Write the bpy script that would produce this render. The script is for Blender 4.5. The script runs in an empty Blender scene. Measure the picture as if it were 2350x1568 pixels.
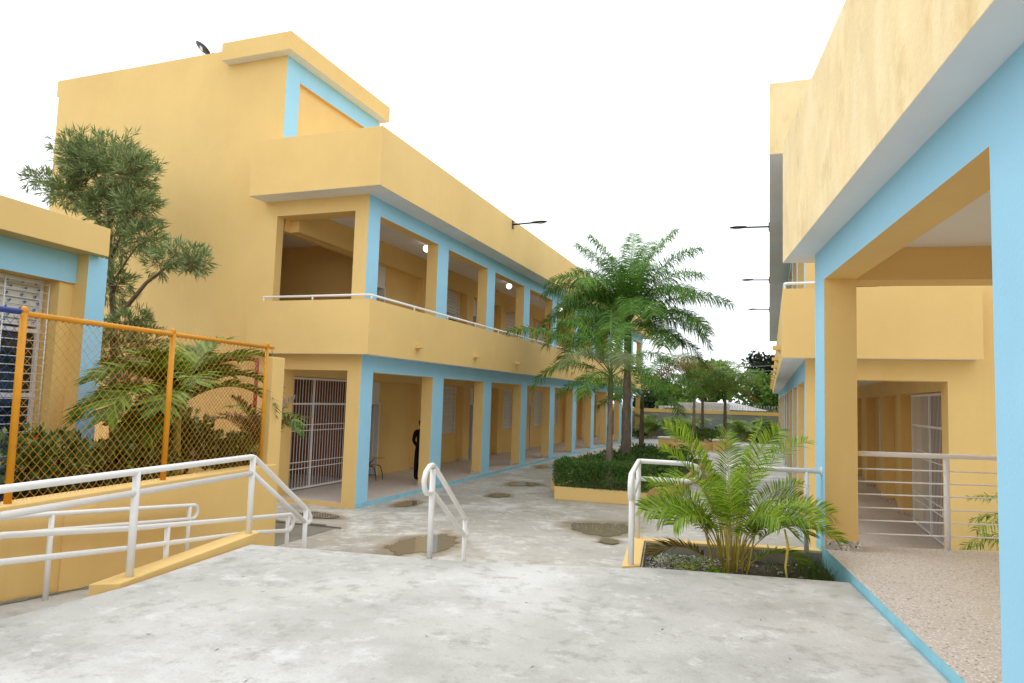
import bpy, math, random
from math import sin, cos, pi, radians, sqrt
from mathutils import Vector, Matrix, noise

scene = bpy.context.scene
C = scene.collection
rnd = random.Random(7)
ZUP = 2.6            # eye height above the courtyard: all coordinates below are relative to the eye

# ---------------------------------------------------------------- camera
F_PX, PITCH, YAW, ROLL, PHI = 1595.37, 0.0802479, -0.3558527, 0.0314991, 0.1294846
fw = Vector((sin(YAW)*cos(PITCH), cos(YAW)*cos(PITCH), sin(PITCH)))
rt = Vector((cos(YAW), -sin(YAW), 0))
up = rt.cross(fw)
r2 = rt*cos(ROLL) + up*sin(ROLL)
u2 = up*cos(ROLL) - rt*sin(ROLL)
cam_d = bpy.data.cameras.new('camera'); cam = bpy.data.objects.new('camera', cam_d); C.objects.link(cam)
cam.matrix_world = Matrix(((r2.x, u2.x, -fw.x, 0), (r2.y, u2.y, -fw.y, 0), (r2.z, u2.z, -fw.z, ZUP), (0, 0, 0, 1)))
cam_d.sensor_width = 36; cam_d.lens = 36*F_PX/2350
cam_d.clip_start = 0.05; cam_d.clip_end = 2000
scene.camera = cam

# ---------------------------------------------------------------- sky, sun, exposure
SUN_EL, SUN_AZ = radians(62), radians(262)      # azimuth clockwise from +Y
w = bpy.data.worlds.new('World'); scene.world = w; w.use_nodes = True
nt = w.node_tree; nt.nodes.clear()
sky = nt.nodes.new('ShaderNodeTexSky'); sky.sky_type = 'NISHITA'; sky.sun_disc = False
sky.sun_elevation = SUN_EL; sky.sun_rotation = SUN_AZ; sky.dust_density = 3
tc = nt.nodes.new('ShaderNodeTexCoord'); ns = nt.nodes.new('ShaderNodeTexNoise')
ns.inputs['Scale'].default_value = 1.3; ns.inputs['Detail'].default_value = 4
nt.links.new(tc.outputs['Generated'], ns.inputs['Vector'])
cl = nt.nodes.new('ShaderNodeMix'); cl.data_type = 'RGBA'
cl.inputs['A'].default_value = (12.2, 12.8, 13.5, 1); cl.inputs['B'].default_value = (14.5, 14.9, 15.3, 1)
nt.links.new(ns.outputs['Fac'], cl.inputs['Factor'])
mx = nt.nodes.new('ShaderNodeMix'); mx.data_type = 'RGBA'; mx.inputs['Factor'].default_value = 0.94
nt.links.new(sky.outputs['Color'], mx.inputs['A']); nt.links.new(cl.outputs['Result'], mx.inputs['B'])
bg = nt.nodes.new('ShaderNodeBackground'); bg.inputs['Strength'].default_value = 0.1
nt.links.new(mx.outputs['Result'], bg.inputs['Color'])
wo = nt.nodes.new('ShaderNodeOutputWorld'); nt.links.new(bg.outputs['Background'], wo.inputs['Surface'])
sd = bpy.data.lights.new('sun', 'SUN'); sd.energy = 0.8; sd.angle = radians(25); sd.color = (1, 0.98, 0.95)
so = bpy.data.objects.new('sun', sd); C.objects.link(so)
sdir = Vector((sin(SUN_AZ)*cos(SUN_EL), cos(SUN_AZ)*cos(SUN_EL), sin(SUN_EL)))
so.rotation_euler = sdir.to_track_quat('Z', 'Y').to_euler(); so.location = (-20, -30, 60)
vs = scene.view_settings
vs.view_transform = 'Standard'; vs.look = 'None'; vs.gamma = 1; vs.use_curve_mapping = False
vs.exposure = 0.32
scene.cycles.max_bounces = 14; scene.cycles.diffuse_bounces = 10; scene.cycles.transparent_max_bounces = 12

# ---------------------------------------------------------------- frames
CP, SP = cos(PHI), sin(PHI)
def LW(a, b, z=0): return Vector((a*CP - b*SP, a*SP + b*CP, z))       # plaza frame to world
def WL(x, y, z=0): return Vector((x*CP + y*SP, -x*SP + y*CP, z))

# ---------------------------------------------------------------- materials
def lin(c): return tuple(((v/255/12.92) if v/255 <= .04045 else ((v/255+.055)/1.055)**2.4) for v in c)
def mat(name, base, rough=.8, spec=.3, var=0.0, vscale=1.2, stain=None, bump=0.0, bscale=60, metal=0, coord='Object', emit=None, island=None, trans=0.0, streak=0):
    m = bpy.data.materials.new(name); m.use_nodes = True
    n = m.node_tree; N = n.nodes; L = n.links
    p = N['Principled BSDF']
    p.inputs['Base Color'].default_value = (*base, 1); p.inputs['Roughness'].default_value = rough
    p.inputs['Metallic'].default_value = metal; p.inputs['Specular IOR Level'].default_value = spec
    tcn = N.new('ShaderNodeTexCoord'); geo = N.new('ShaderNodeNewGeometry')
    pos = geo.outputs['Position']
    col = None
    if var > 0:
        a = N.new('ShaderNodeTexNoise'); a.inputs['Scale'].default_value = vscale; a.inputs['Detail'].default_value = 6; a.inputs['Roughness'].default_value = .62
        if streak:
            mp = N.new('ShaderNodeMapping'); mp.inputs['Scale'].default_value = (1, 1, streak); L.new(pos, mp.inputs['Vector']); L.new(mp.outputs['Vector'], a.inputs['Vector'])
        else: L.new(pos, a.inputs['Vector'])
        r = N.new('ShaderNodeValToRGB'); r.color_ramp.elements[0].position = .3; r.color_ramp.elements[1].position = .7
        r.color_ramp.elements[0].color = (*[max(0, v*(1-var)) for v in base], 1); r.color_ramp.elements[1].color = (*[min(.95, v*(1+var)) for v in base], 1)
        L.new(a.outputs['Fac'], r.inputs['Fac']); col = r.outputs['Color']
    if stain:
        for stn in stain:
            sc, lo, hi, colr, amt = stn[:5]; stk = stn[5] if len(stn) > 5 else streak
            a = N.new('ShaderNodeTexNoise'); a.inputs['Scale'].default_value = sc; a.inputs['Detail'].default_value = 8; a.inputs['Roughness'].default_value = .68
            mp = N.new('ShaderNodeMapping'); mp.inputs['Location'].default_value = (sc*3.1, lo*17, hi*5)
            if stk: mp.inputs['Scale'].default_value = (1, 1, stk)
            L.new(pos, mp.inputs['Vector']); L.new(mp.outputs['Vector'], a.inputs['Vector'])
            r = N.new('ShaderNodeMapRange'); r.inputs['From Min'].default_value = lo; r.inputs['From Max'].default_value = hi
            r.inputs['To Min'].default_value = 0; r.inputs['To Max'].default_value = amt
            L.new(a.outputs['Fac'], r.inputs['Value'])
            mxn = N.new('ShaderNodeMix'); mxn.data_type = 'RGBA'; mxn.inputs['B'].default_value = (*colr, 1)
            if col: L.new(col, mxn.inputs['A'])
            else: mxn.inputs['A'].default_value = (*base, 1)
            L.new(r.outputs['Result'], mxn.inputs['Factor']); col = mxn.outputs['Result']
    if island:
        r = N.new('ShaderNodeValToRGB'); e = r.color_ramp.elements
        e[0].color = (*island[0], 1); e[1].color = (*island[-1], 1)
        for i, c in enumerate(island[1:-1]): q = e.new((i+1)/(len(island)-1)); q.color = (*c, 1)
        L.new(geo.outputs['Random Per Island'], r.inputs['Fac']); col = r.outputs['Color']
    if col: L.new(col, p.inputs['Base Color'])
    if bump > 0:
        a = N.new('ShaderNodeTexNoise'); a.inputs['Scale'].default_value = bscale; a.inputs['Detail'].default_value = 5; L.new(pos, a.inputs['Vector'])
        b = N.new('ShaderNodeBump'); b.inputs['Strength'].default_value = bump; b.inputs['Distance'].default_value = .01
        L.new(a.outputs['Fac'], b.inputs['Height']); L.new(b.outputs['Normal'], p.inputs['Normal'])
    if emit:
        p.inputs['Emission Color'].default_value = (*emit[0], 1); p.inputs['Emission Strength'].default_value = emit[1]
    if trans > 0:
        t = N.new('ShaderNodeBsdfTranslucent'); ms = N.new('ShaderNodeMixShader'); ms.inputs[0].default_value = trans
        if col: L.new(col, t.inputs['Color'])
        else: t.inputs['Color'].default_value = (*base, 1)
        o = N['Material Output']; L.new(p.outputs[0], ms.inputs[1]); L.new(t.outputs[0], ms.inputs[2]); L.new(ms.outputs[0], o.inputs['Surface'])
    return m

Y0 = (.77, .54, .212)
M = {}
M['yellow'] = mat('yellow_wall_paint', Y0, .75, .25, var=.05, vscale=.55, stain=[(2.2, .62, .8, (.70, .45, .16), .35), (9, .66, .8, (.62, .40, .15), .25), (4.5, .58, .76, (.66, .43, .15), .22, .06), (2.4, .58, .74, (.86, .66, .32), .2, .2), (.6, .5, .68, (.72, .48, .18), .4)], bump=.25, bscale=45)
M['yellow_weathered'] = mat('yellow_weathered_paint', (.84, .67, .375), .8, .25, var=.08, vscale=1.4, stain=[(2.2, .48, .66, (.92, .78, .50), .7), (1.7, .54, .68, (.66, .46, .19), .65), (5, .6, .74, (.60, .42, .18), .5), (7, .58, .74, (.66, .49, .25), .3, .15)], bump=.4, bscale=30, streak=.6)
M['blue'] = mat('light_blue_paint', (.335, .64, .84), .7, .3, var=.04, vscale=.8, stain=[(3.1, .64, .82, (.29, .56, .74), .4), (4, .58, .74, (.30, .57, .72), .4, .08)], bump=.2, bscale=40)
M['blue_kerb'] = mat('blue_kerb_paint', (.27, .58, .70), .7, .3, var=.1, vscale=3, stain=[(14, .58, .68, (.40, .42, .42), .6), (5, .62, .72, (.20, .42, .52), .6)], bump=.4, bscale=60)
M['soffit'] = mat('soffit_white_paint', (.80, .81, .82), .85, .2, var=.05, vscale=.7, bump=.2)
M['ceiling'] = mat('ceiling_white_paint', (.78, .77, .74), .85, .2, var=.03, vscale=.7)
M['white'] = mat('white_gloss_paint', (.80, .80, .80), .33, .5, var=.03, vscale=5, stain=[(20, .70, .78, (.55, .52, .47), .4)])
M['white_door'] = mat('white_panel_paint', (.74, .74, .75), .5, .4)
M['louvre'] = mat('white_louvre', (.72, .73, .70), .45, .4, var=.04, vscale=8)
M['concrete'] = mat('plaza_concrete', (.475, .468, .44), .78, .3, var=.15, vscale=.9, bump=.5, bscale=38,
    stain=[(.55, .46, .62, (.62, .62, .605), .75), (1.1, .49, .66, (.33, .32, .29), .5), (70, .55, .68, (.30, .29, .27), .35), (3.6, .56, .66, (.68, .68, .67), .5), (5.5, .53, .66, (.29, .28, .25), .6), (14, .58, .70, (.32, .30, .27), .55), (1.6, .66, .74, (.55, .36, .20), .55), (38, .62, .70, (.27, .25, .23), .6)])
M['court'] = mat('courtyard_concrete', (.45, .425, .375), .5, .4, var=.16, vscale=.6, bump=.5, bscale=30,
    stain=[(.28, .47, .60, (.34, .305, .245), .7), (.8, .49, .62, (.64, .63, .60), .85), (1.9, .54, .64, (.31, .275, .225), .6), (3.8, .55, .66, (.70, .69, .66), .6), (8, .58, .68, (.27, .245, .20), .6), (30, .60, .68, (.24, .21, .18), .6)])
M['raw_concrete'] = mat('raw_concrete', (.34, .32, .28), .9, .2, var=.2, vscale=3, stain=[(6, .55, .7, (.20, .19, .15), .6)], bump=.6, bscale=30)
M['dark_concrete'] = mat('dark_grey_concrete', (.21, .20, .17), .5, .4, var=.2, vscale=2, bump=.4, bscale=30)
M['soil'] = mat('garden_soil', (.085, .068, .05), .95, .1, var=.4, vscale=6, stain=[(22, .55, .66, (.28, .26, .23), .7), (5, .5, .66, (.14, .11, .075), .6)], bump=1.0, bscale=25)
M['stone'] = mat('white_gravel', (.42, .40, .37), .9, .2, island=[(.14, .12, .1), (.42, .4, .37), (.62, .6, .57)])
M['puddle'] = mat('muddy_water', (.105, .085, .048), .03, .9)
M['puddle'].node_tree.nodes['Principled BSDF'].inputs['IOR'].default_value = 1.5
M['black'] = mat('black_metal', (.02, .02, .022), .4, .4)
M['cloth'] = mat('black_cloth', (.014, .014, .018), .9, .1, var=.3, vscale=14)
M['skin'] = mat('brown_skin', (.10, .05, .03), .55, .4)
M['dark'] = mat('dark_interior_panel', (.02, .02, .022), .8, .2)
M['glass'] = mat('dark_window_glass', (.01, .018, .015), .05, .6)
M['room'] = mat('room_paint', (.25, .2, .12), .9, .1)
M['hall'] = mat('stair_hall_red_brown', (.42, .17, .075), .8, .2, var=.05)  # red-brown tone of the ground floor stair hall walls
M['orange'] = mat('orange_fence_paint', (.66, .28, .008), .45, .4, var=.08, vscale=8)
M['bluefence'] = mat('dark_blue_fence_paint', (.025, .06, .30), .45, .4)
M['red'] = mat('dark_red_fence_paint', (.22, .008, .010), .45, .4)
M['wood'] = mat('yellow_plywood', (.55, .30, .06), .5, .4, var=.15, vscale=10)
M['lampglass'] = mat('lit_white_globe', (.9, .9, .9), .4, .4, emit=((1, .98, .93), 2.2))
M['greywall'] = mat('grey_block_wall_paint', (.27, .29, .31), .85, .2, var=.1, vscale=.7, stain=[(3, .58, .75, (.19, .2, .2), .5)], bump=.3)
M['wire'] = mat('razor_wire', (.35, .35, .35), .5, .5, metal=.6)
M['zinc'] = mat('zinc_roof', (.33, .325, .31), .6, .3, var=.2, vscale=.6, stain=[(.8, .50, .64, (.25, .13, .085), .75)])
M['stone_seat'] = mat('white_granite', (.66, .65, .62), .4, .4, var=.1, vscale=20)
M['block'] = mat('unpainted_block', (.40, .37, .33), .9, .2, var=.15, vscale=4)
M['bark'] = mat('palm_bark', (.23, .185, .145), .95, .1, var=.3, vscale=9, stain=[(16, .55, .68, (.10, .075, .055), .8), (4, .58, .7, (.36, .30, .25), .6)], bump=1.0, bscale=35, streak=.35)
M['limb'] = mat('tree_limb_bark', (.17, .12, .085), .95, .1, var=.3, vscale=12, bump=.7)
M['shaft'] = mat('green_palm_shaft', (.12, .17, .05), .6, .3, var=.2, vscale=6)
M['cane'] = mat('yellow_palm_cane', (.38, .30, .05), .55, .3, var=.25, vscale=12, stain=[(7, .58, .68, (.16, .16, .05), .7)])
M['frond'] = mat('queen_palm_leaf', (.06, .12, .03), .6, .2, island=[(0.046, 0.132, 0.021), (0.086, 0.213, 0.028), (0.138, 0.293, 0.040), (0.230, 0.380, 0.063)], trans=.33)
M['frond_far'] = mat('yellow_green_far_palm_leaf', (.1,.2,.03), .5, .35, island=[(0.099, 0.187, 0.033), (0.154, 0.275, 0.044), (0.220, 0.330, 0.055), (0.308, 0.374, 0.088)], trans=.35)
M['frond_old'] = mat('yellowing_palm_leaf', (.2, .17, .04), .6, .3, island=[(.10, .115, .03), (.20, .16, .035), (.32, .20, .05), (.20, .19, .07)], trans=.25)
M['frond_pale'] = mat('pale_young_palm_leaf', (.14, .2, .07), .55, .3, island=[(.13, .20, .05), (.20, .27, .09), (.26, .28, .15)], trans=.28)
M['frond_bright'] = mat('bright_areca_leaf', (.17, .30, .03), .5, .3, island=[(.10, .20, .018), (.19, .33, .022), (.30, .46, .03), (.45, .56, .05)], trans=.42)
M['frond_burnt'] = mat('burnt_areca_leaf', (.2, .1, .03), .6, .3, island=[(.04, .016, .010), (.20, .12, .02), (.38, .22, .03), (.16, .20, .03), (.09, .035, .016)], trans=.2)
M['garden_frond'] = mat('garden_palm_leaf', (.05, .1, .02), .5, .35, island=[(0.052, 0.121, 0.016), (0.098, 0.201, 0.023), (0.161, 0.287, 0.034), (0.276, 0.391, 0.057)], trans=.3)
M['red_frond'] = mat('reddish_palm_leaf', (.12, .06, .02), .5, .4, island=[(.05, .06, .018), (.13, .06, .025), (.09, .09, .022), (.20, .06, .03)], trans=.2)
M['narrow'] = mat('narrow_tree_leaf', (.10, .15, .06), .6, .25, island=[(.10, .15, .05), (.16, .23, .075), (.24, .31, .12), (.36, .41, .21)], trans=.3)
M['shrub'] = mat('dark_shrub_leaf', (.04, .07, .02), .4, .5, island=[(0.045, 0.090, 0.030), (0.088, 0.164, 0.045), (0.152, 0.240, 0.055), (0.277, 0.277, 0.075)], trans=.15)
M['hedge'] = mat('clipped_hedge_leaf', (.04, .09, .02), .5, .3, island=[(0.034, 0.081, 0.018), (0.064, 0.144, 0.027), (0.105, 0.211, 0.037), (0.169, 0.288, 0.051)], trans=.15)
M['flower'] = mat('red_flower', (.5, .04, .02), .6, .3)
M['pink'] = mat('pink_flower', (.7, .15, .18), .6, .3)
M['treeleaf'] = mat('background_tree_leaf', (.05, .09, .02), .6, .2, island=[(0.072, 0.140, 0.028), (0.144, 0.252, 0.044), (0.240, 0.384, 0.072)], trans=.2)
M['darkleaf'] = mat('dark_background_leaf', (.02, .03, .02), .6, .2, island=[(0.016, 0.026, 0.016), (0.031, 0.047, 0.023), (0.049, 0.073, 0.031)], trans=.1)
M['grass'] = mat('grass_blade', (.06, .12, .02), .6, .2, island=[(.04, .08, .015), (.09, .15, .03), (.16, .2, .05)], trans=.25)
M['yarn'] = mat('yellow_dry_leaf_sheath', (.62, .48, .10), .6, .3)
M['sticker'] = mat('window_paper_sticker', (.70, .69, .64), .7, .2, stain=[(5, .5, .6, (.5, .48, .42), .5)])
M['bluemark'] = mat('blue_sticker_print', (.03, .16, .5), .6, .2)
M['ground'] = mat('distant_ground', (.16, .17, .10), .95, .1, var=.3, vscale=.2)
M['plinth'] = mat('terrazzo_base', (.4, .38, .35), .6, .3)
def terrazzo(m, base, chips, scale, amt):
    n = m.node_tree; N = n.nodes; L = n.links; p = N['Principled BSDF']
    g = N.new('ShaderNodeNewGeometry'); v = N.new('ShaderNodeTexVoronoi'); v.inputs['Scale'].default_value = scale; L.new(g.outputs['Position'], v.inputs['Vector'])
    no = N.new('ShaderNodeTexNoise'); no.inputs['Scale'].default_value = 1.1; no.inputs['Detail'].default_value = 5; L.new(g.outputs['Position'], no.inputs['Vector'])
    b = N.new('ShaderNodeMix'); b.data_type = 'RGBA'; b.inputs['A'].default_value = (*[c*.86 for c in base], 1); b.inputs['B'].default_value = (*[c*1.14 for c in base], 1); L.new(no.outputs['Fac'], b.inputs['Factor'])
    last = b.outputs['Result']
    sep = N.new('ShaderNodeSeparateColor'); L.new(v.outputs['Color'], sep.inputs[0])
    for ch, thr, col in chips:
        gt = N.new('ShaderNodeMath'); gt.operation = 'GREATER_THAN'; gt.inputs[1].default_value = thr; L.new(sep.outputs[ch], gt.inputs[0])
        lt = N.new('ShaderNodeMath'); lt.operation = 'LESS_THAN'; lt.inputs[1].default_value = amt; L.new(v.outputs['Distance'], lt.inputs[0])
        mu = N.new('ShaderNodeMath'); mu.operation = 'MULTIPLY'; L.new(gt.outputs[0], mu.inputs[0]); L.new(lt.outputs[0], mu.inputs[1])
        mm = N.new('ShaderNodeMix'); mm.data_type = 'RGBA'; L.new(mu.outputs[0], mm.inputs['Factor']); L.new(last, mm.inputs['A']); mm.inputs['B'].default_value = (*col, 1); last = mm.outputs['Result']
    L.new(last, p.inputs['Base Color'])
M['terrazzo'] = mat('pink_terrazzo', (.5, .45, .4), .45, .4)
terrazzo(M['terrazzo'], (.54, .50, .465), [(0, .82, (.13, .115, .10)), (1, .74, (.40, .33, .27)), (2, .70, (.76, .73, .68))], 50, .40)
terrazzo(M['plinth'], (.5, .46, .42), [(0, .7, (.10, .09, .08)), (1, .6, (.3, .26, .22)), (2, .6, (.75, .72, .68))], 34, .45)
M['gallery_floor'] = mat('gallery_terrazzo', (.5, .45, .4), .5, .4)
terrazzo(M['gallery_floor'], (.55, .49, .44), [(0, .86, (.2, .18, .15)), (2, .8, (.66, .62, .57))], 40, .4)

# ---------------------------------------------------------------- mesh helpers
class MB:
    def __init__(s): s.v = []; s.f = []; s.m = []; s.smooth = []
    def add(s, vs, fs, mi=0, sm=False):
        o = len(s.v); s.v += [tuple(v) for v in vs]
        for i, f in enumerate(fs):
            s.f.append(tuple(o+k for k in f)); s.m.append(mi[i] if isinstance(mi, (list, tuple)) else mi); s.smooth.append(sm)
        return s
    def box(s, x0, x1, y0, y1, z0, z1, **k):
        if x0 > x1: x0, x1 = x1, x0
        if y0 > y1: y0, y1 = y1, y0
        d = k.get('d', 0)
        vs = [(x0,y0,z0),(x1,y0,z0),(x1,y1,z0),(x0,y1,z0),(x0,y0,z1),(x1,y0,z1),(x1,y1,z1),(x0,y1,z1)]
        fs = [(0,3,2,1),(4,5,6,7),(0,1,5,4),(1,2,6,5),(2,3,7,6),(3,0,4,7)]
        names = ['bottom','top','front','right','back','left']
        return s.add(vs, fs, [k.get(n, d) for n in names])
    def prism(s, pts, z0, z1, top=0, side=0, bottom=0):
        n = len(pts); zt = z1 if isinstance(z1, (list, tuple)) else [z1]*n
        vs = [(p[0], p[1], z0) for p in pts] + [(p[0], p[1], zt[i]) for i, p in enumerate(pts)]
        fs = [tuple(range(n-1, -1, -1)), tuple(range(n, 2*n))] + [(i, (i+1) % n, n+(i+1) % n, n+i) for i in range(n)]
        return s.add(vs, fs, [bottom, top] + [side]*n)
    def tube(s, path, r, seg=10, mi=0, cap=True):
        P = [Vector(p) for p in path]; n = len(P); R = r if isinstance(r, (list, tuple)) else [r]*n
        T = []
        for i in range(n):
            a = P[max(0, i-1)]; b = P[min(n-1, i+1)]; t = (b-a); t.normalize(); T.append(t)
        u = T[0].orthogonal().normalized(); vs = []
        for i in range(n):
            if i: 
                u = u - T[i]*u.dot(T[i])
                if u.length < 1e-5: u = T[i].orthogonal()
                u.normalize()
            w_ = T[i].cross(u)
            k = 1.0
            if 0 < i < n-1:
                c_ = (P[i]-P[i-1]).normalized().dot((P[i+1]-P[i]).normalized()); k = 1
            for j in range(seg):
                a = 2*pi*j/seg; vs.append(P[i] + (u*cos(a) + w_*sin(a))*R[i]*k)
        fs = [(i*seg+j, i*seg+(j+1) % seg, (i+1)*seg+(j+1) % seg, (i+1)*seg+j) for i in range(n-1) for j in range(seg)]
        s.add(vs, fs, mi, True)
        if cap:
            o = len(s.v) - len(vs)
            s.f += [tuple(o+j for j in range(seg-1, -1, -1)), tuple(o+(n-1)*seg+j for j in range(seg))]; s.m += [mi, mi]; s.smooth += [False, False]
        return s
    def sphere(s, c, r, seg=14, mi=0, sq=(1,1,1)):
        vs = [(c[0], c[1], c[2]+r*sq[2])]; rings = seg//2
        for i in range(1, rings):
            t = pi*i/rings
            for j in range(seg):
                a = 2*pi*j/seg; vs.append((c[0]+r*sq[0]*sin(t)*cos(a), c[1]+r*sq[1]*sin(t)*sin(a), c[2]+r*sq[2]*cos(t)))
        vs.append((c[0], c[1], c[2]-r*sq[2])); fs = []
        for j in range(seg): fs.append((0, 1+j, 1+(j+1) % seg))
        for i in range(rings-2):
            for j in range(seg): fs.append((1+i*seg+j, 1+(i+1)*seg+j, 1+(i+1)*seg+(j+1) % seg, 1+i*seg+(j+1) % seg))
        b = len(vs)-1; o = 1+(rings-2)*seg
        for j in range(seg): fs.append((b, o+(j+1) % seg, o+j))
        return s.add(vs, fs, mi, True)
    def mesh(s, name, mats, off=(0,0,0)):
        me = bpy.data.meshes.new(name); ox, oy, oz = off
        me.from_pydata([(v[0]-ox, v[1]-oy, v[2]-oz) for v in s.v], [], s.f)
        for m_ in mats: me.materials.append(m_)
        me.polygons.foreach_set('material_index', s.m); me.polygons.foreach_set('use_smooth', s.smooth)
        me.update(); return me

def mats(m): return [M[x] for x in ([m] if isinstance(m, str) else m)]
class Thing:
    def __init__(s, name, label, cat=None, base=(0,0,0), frame='W', group=None, kind=None):
        s.base = Vector(base); s.frame = frame
        s.o = bpy.data.objects.new(name, None); C.objects.link(s.o); s.o.empty_display_size = .2
        s.o.location = LW(*base) if frame == 'R' else Vector(base)
        if frame == 'R': s.o.rotation_euler.z = PHI
        if label: s.o['label'] = label
        if cat: s.o['category'] = cat
        if group: s.o['group'] = group
        if kind: s.o['kind'] = kind
    def part(s, name, mb, m, parent=None, label=None, kind=None, bevel=0):
        o = bpy.data.objects.new(name, mb.mesh(name, mats(m), s.base)); C.objects.link(o)
        o.parent = parent or s.o
        if label: o['label'] = label
        if kind: o['kind'] = kind
        if bevel: b = o.modifiers.new('bevel', 'BEVEL'); b.width = bevel; b.segments = 2; b.limit_method = 'ANGLE'; b.angle_limit = radians(50)
        return o
    def piece(s, name, me, loc, parent=None, rz=0, label=None):
        o = bpy.data.objects.new(name, me); C.objects.link(o); o.parent = parent or s.o
        o.location = Vector(loc) - s.base if (parent is None or parent.type == 'MESH') else Vector(loc)
        o.rotation_euler.z = rz
        if label: o['label'] = label
        return o
def single(name, mb, m, label=None, cat=None, base=(0,0,0), frame='W', group=None, kind=None, bevel=0):
    o = bpy.data.objects.new(name, mb.mesh(name, mats(m), base)); C.objects.link(o)
    o.location = LW(*base) if frame == 'R' else Vector(base)
    if frame == 'R': o.rotation_euler.z = PHI
    if label: o['label'] = label
    if cat: o['category'] = cat
    if group: o['group'] = group
    if kind: o['kind'] = kind
    if bevel: b = o.modifiers.new('bevel', 'BEVEL'); b.width = bevel; b.segments = 2; b.limit_method = 'ANGLE'; b.angle_limit = radians(50)
    return o
def arc(c, u, v, r, a0, a1, n=8):
    c = Vector(c); u = Vector(u); v = Vector(v)
    return [c + u*r*cos(a0+(a1-a0)*i/n) + v*r*sin(a0+(a1-a0)*i/n) for i in range(n+1)]

# ================================================================ SETTING
G, GF, PZ = -2.6, -2.5, -1.6
m_ = MB(); m_.box(-400, 400, -200, 600, G-.6, G-.03); single('ground', m_, 'ground', kind='structure')
# courtyard slab with cast joints
m_ = MB(); m_.prism([(-45, -12), (20, -12), (20, 54.3), (-9.5, 53.2), (-45, 53.2)], G-.3, G, 0, 0, 0)
single('courtyard_pavement', m_, 'court', kind='structure')
# pale lighter paving at the far end of the yard
m_ = MB(); m_.prism([(-8.5, 43.5), (.55, 44), (.55, 54.0), (-8.6, 52.7)], G, G+.012); single('far_pavement', m_, 'concrete', kind='structure')

# plaza (upper level), plaza frame
m_ = MB()
pl = [(1.651, -4.5), (1.651, 7.13), (-.27, 7.045), (-.44, 6.93), (-.75, 6.90), (-1.38, 6.76), (-1.96, 6.66), (-2.9, 6.64), (-4.25, 6.60), (-4.25, 4.85), (-4.42, 3.9), (-4.46, 3.0), (-4.46, -4.5)]
m_.prism(pl, G-.05, PZ); single('plaza_pavement', m_, 'concrete', kind='structure', frame='R', bevel=.035)
# left part of plaza beyond ramp start, ramp
m_ = MB()
m_.prism([(-4.462, -4.5), (-4.462, 3.0), (-5.2, 3.0), (-5.2, -4.5)], G-.05, PZ-.004); single('plaza_landing', m_, 'concrete', kind='structure', frame='R')
m_ = MB()
bs = [3.0, 3.9, 4.85, 6.0, 8.6]; rz = [PZ-.105*(b-3.0)-.004 for b in bs]
inn = [-4.462, -4.422, -4.252, -4.252, -4.452]
for i in range(4):
    m_.prism([(inn[i], bs[i]), (-5.2, bs[i]), (-5.2, bs[i+1]), (inn[i+1], bs[i+1])][::-1], G-.05, [rz[i+1], rz[i+1], rz[i], rz[i]])
m_.prism([(-5.2, 8.6), (-4.452, 8.6), (-4.452, 9.1), (-5.2, 9.1)][::1], G-.05, [rz[4], rz[4], G+.01, G+.01])
single('ramp', m_, 'concrete', kind='structure', frame='R')
# dark uneven strip in the gap along the foot of the wall
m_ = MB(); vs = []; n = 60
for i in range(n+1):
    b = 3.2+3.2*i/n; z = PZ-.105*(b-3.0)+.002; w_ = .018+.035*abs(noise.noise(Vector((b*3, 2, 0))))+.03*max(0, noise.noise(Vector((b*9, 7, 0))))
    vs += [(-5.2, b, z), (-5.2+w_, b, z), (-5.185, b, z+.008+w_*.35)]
m_.add(vs, [f for i in range(n) for f in ((i*3, i*3+1, i*3+4, i*3+3), (i*3+1, i*3+2, i*3+5, i*3+4))]); single('dark_strip', m_, 'dark_concrete', kind='structure', frame='R')
# stairs
st = Thing('stairs', None, None, (-2.3, 6.6, PZ), 'R', kind='structure')
for i in range(5):
    m_ = MB(); b0 = 6.62 if i else 6.625; z1 = PZ-.167*(i+1)
    b_in = 6.66+.28*i; m_.box(-4.24, -.45, b_in+.09, b_in+.28+.09, G-.05, z1); st.part('step', m_, 'concrete')
# curb between plaza/stairs and ramp
m_ = MB(); m_.prism([(-4.26, 4.85), (-4.26, 6.80), (-4.46, 6.80), (-4.46, 4.75)], G-.05, [-1.575, -1.515, -1.515, -1.575])
single('yellow_kerb', m_, 'yellow', 'low yellow painted kerb between the plaza and the ramp', 'kerb', frame='R', bevel=.008)
# flat dark sheet marking the courtyard pit
m_ = MB(); m_.prism([(-9.3, 11.45), (-7.75, 11.62), (-7.72, 9.4), (-9.4, 9.0)][::-1], G, G+.004); single('dark_patch', m_, 'dark_concrete', kind='structure')
m_ = MB()
for i in range(9):
    x = -9.3+1.65*i/9; m_.prism([(x, 11.46+.1*i/9), (x+.19, 11.47+.1*i/9), (x+.18, 11.56+rnd.uniform(0, .08)), (x, 11.55+rnd.uniform(0, .08))], G, G+.02+rnd.random()*.03)
single('broken_edge', m_, 'dark_concrete', kind='structure')

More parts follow.
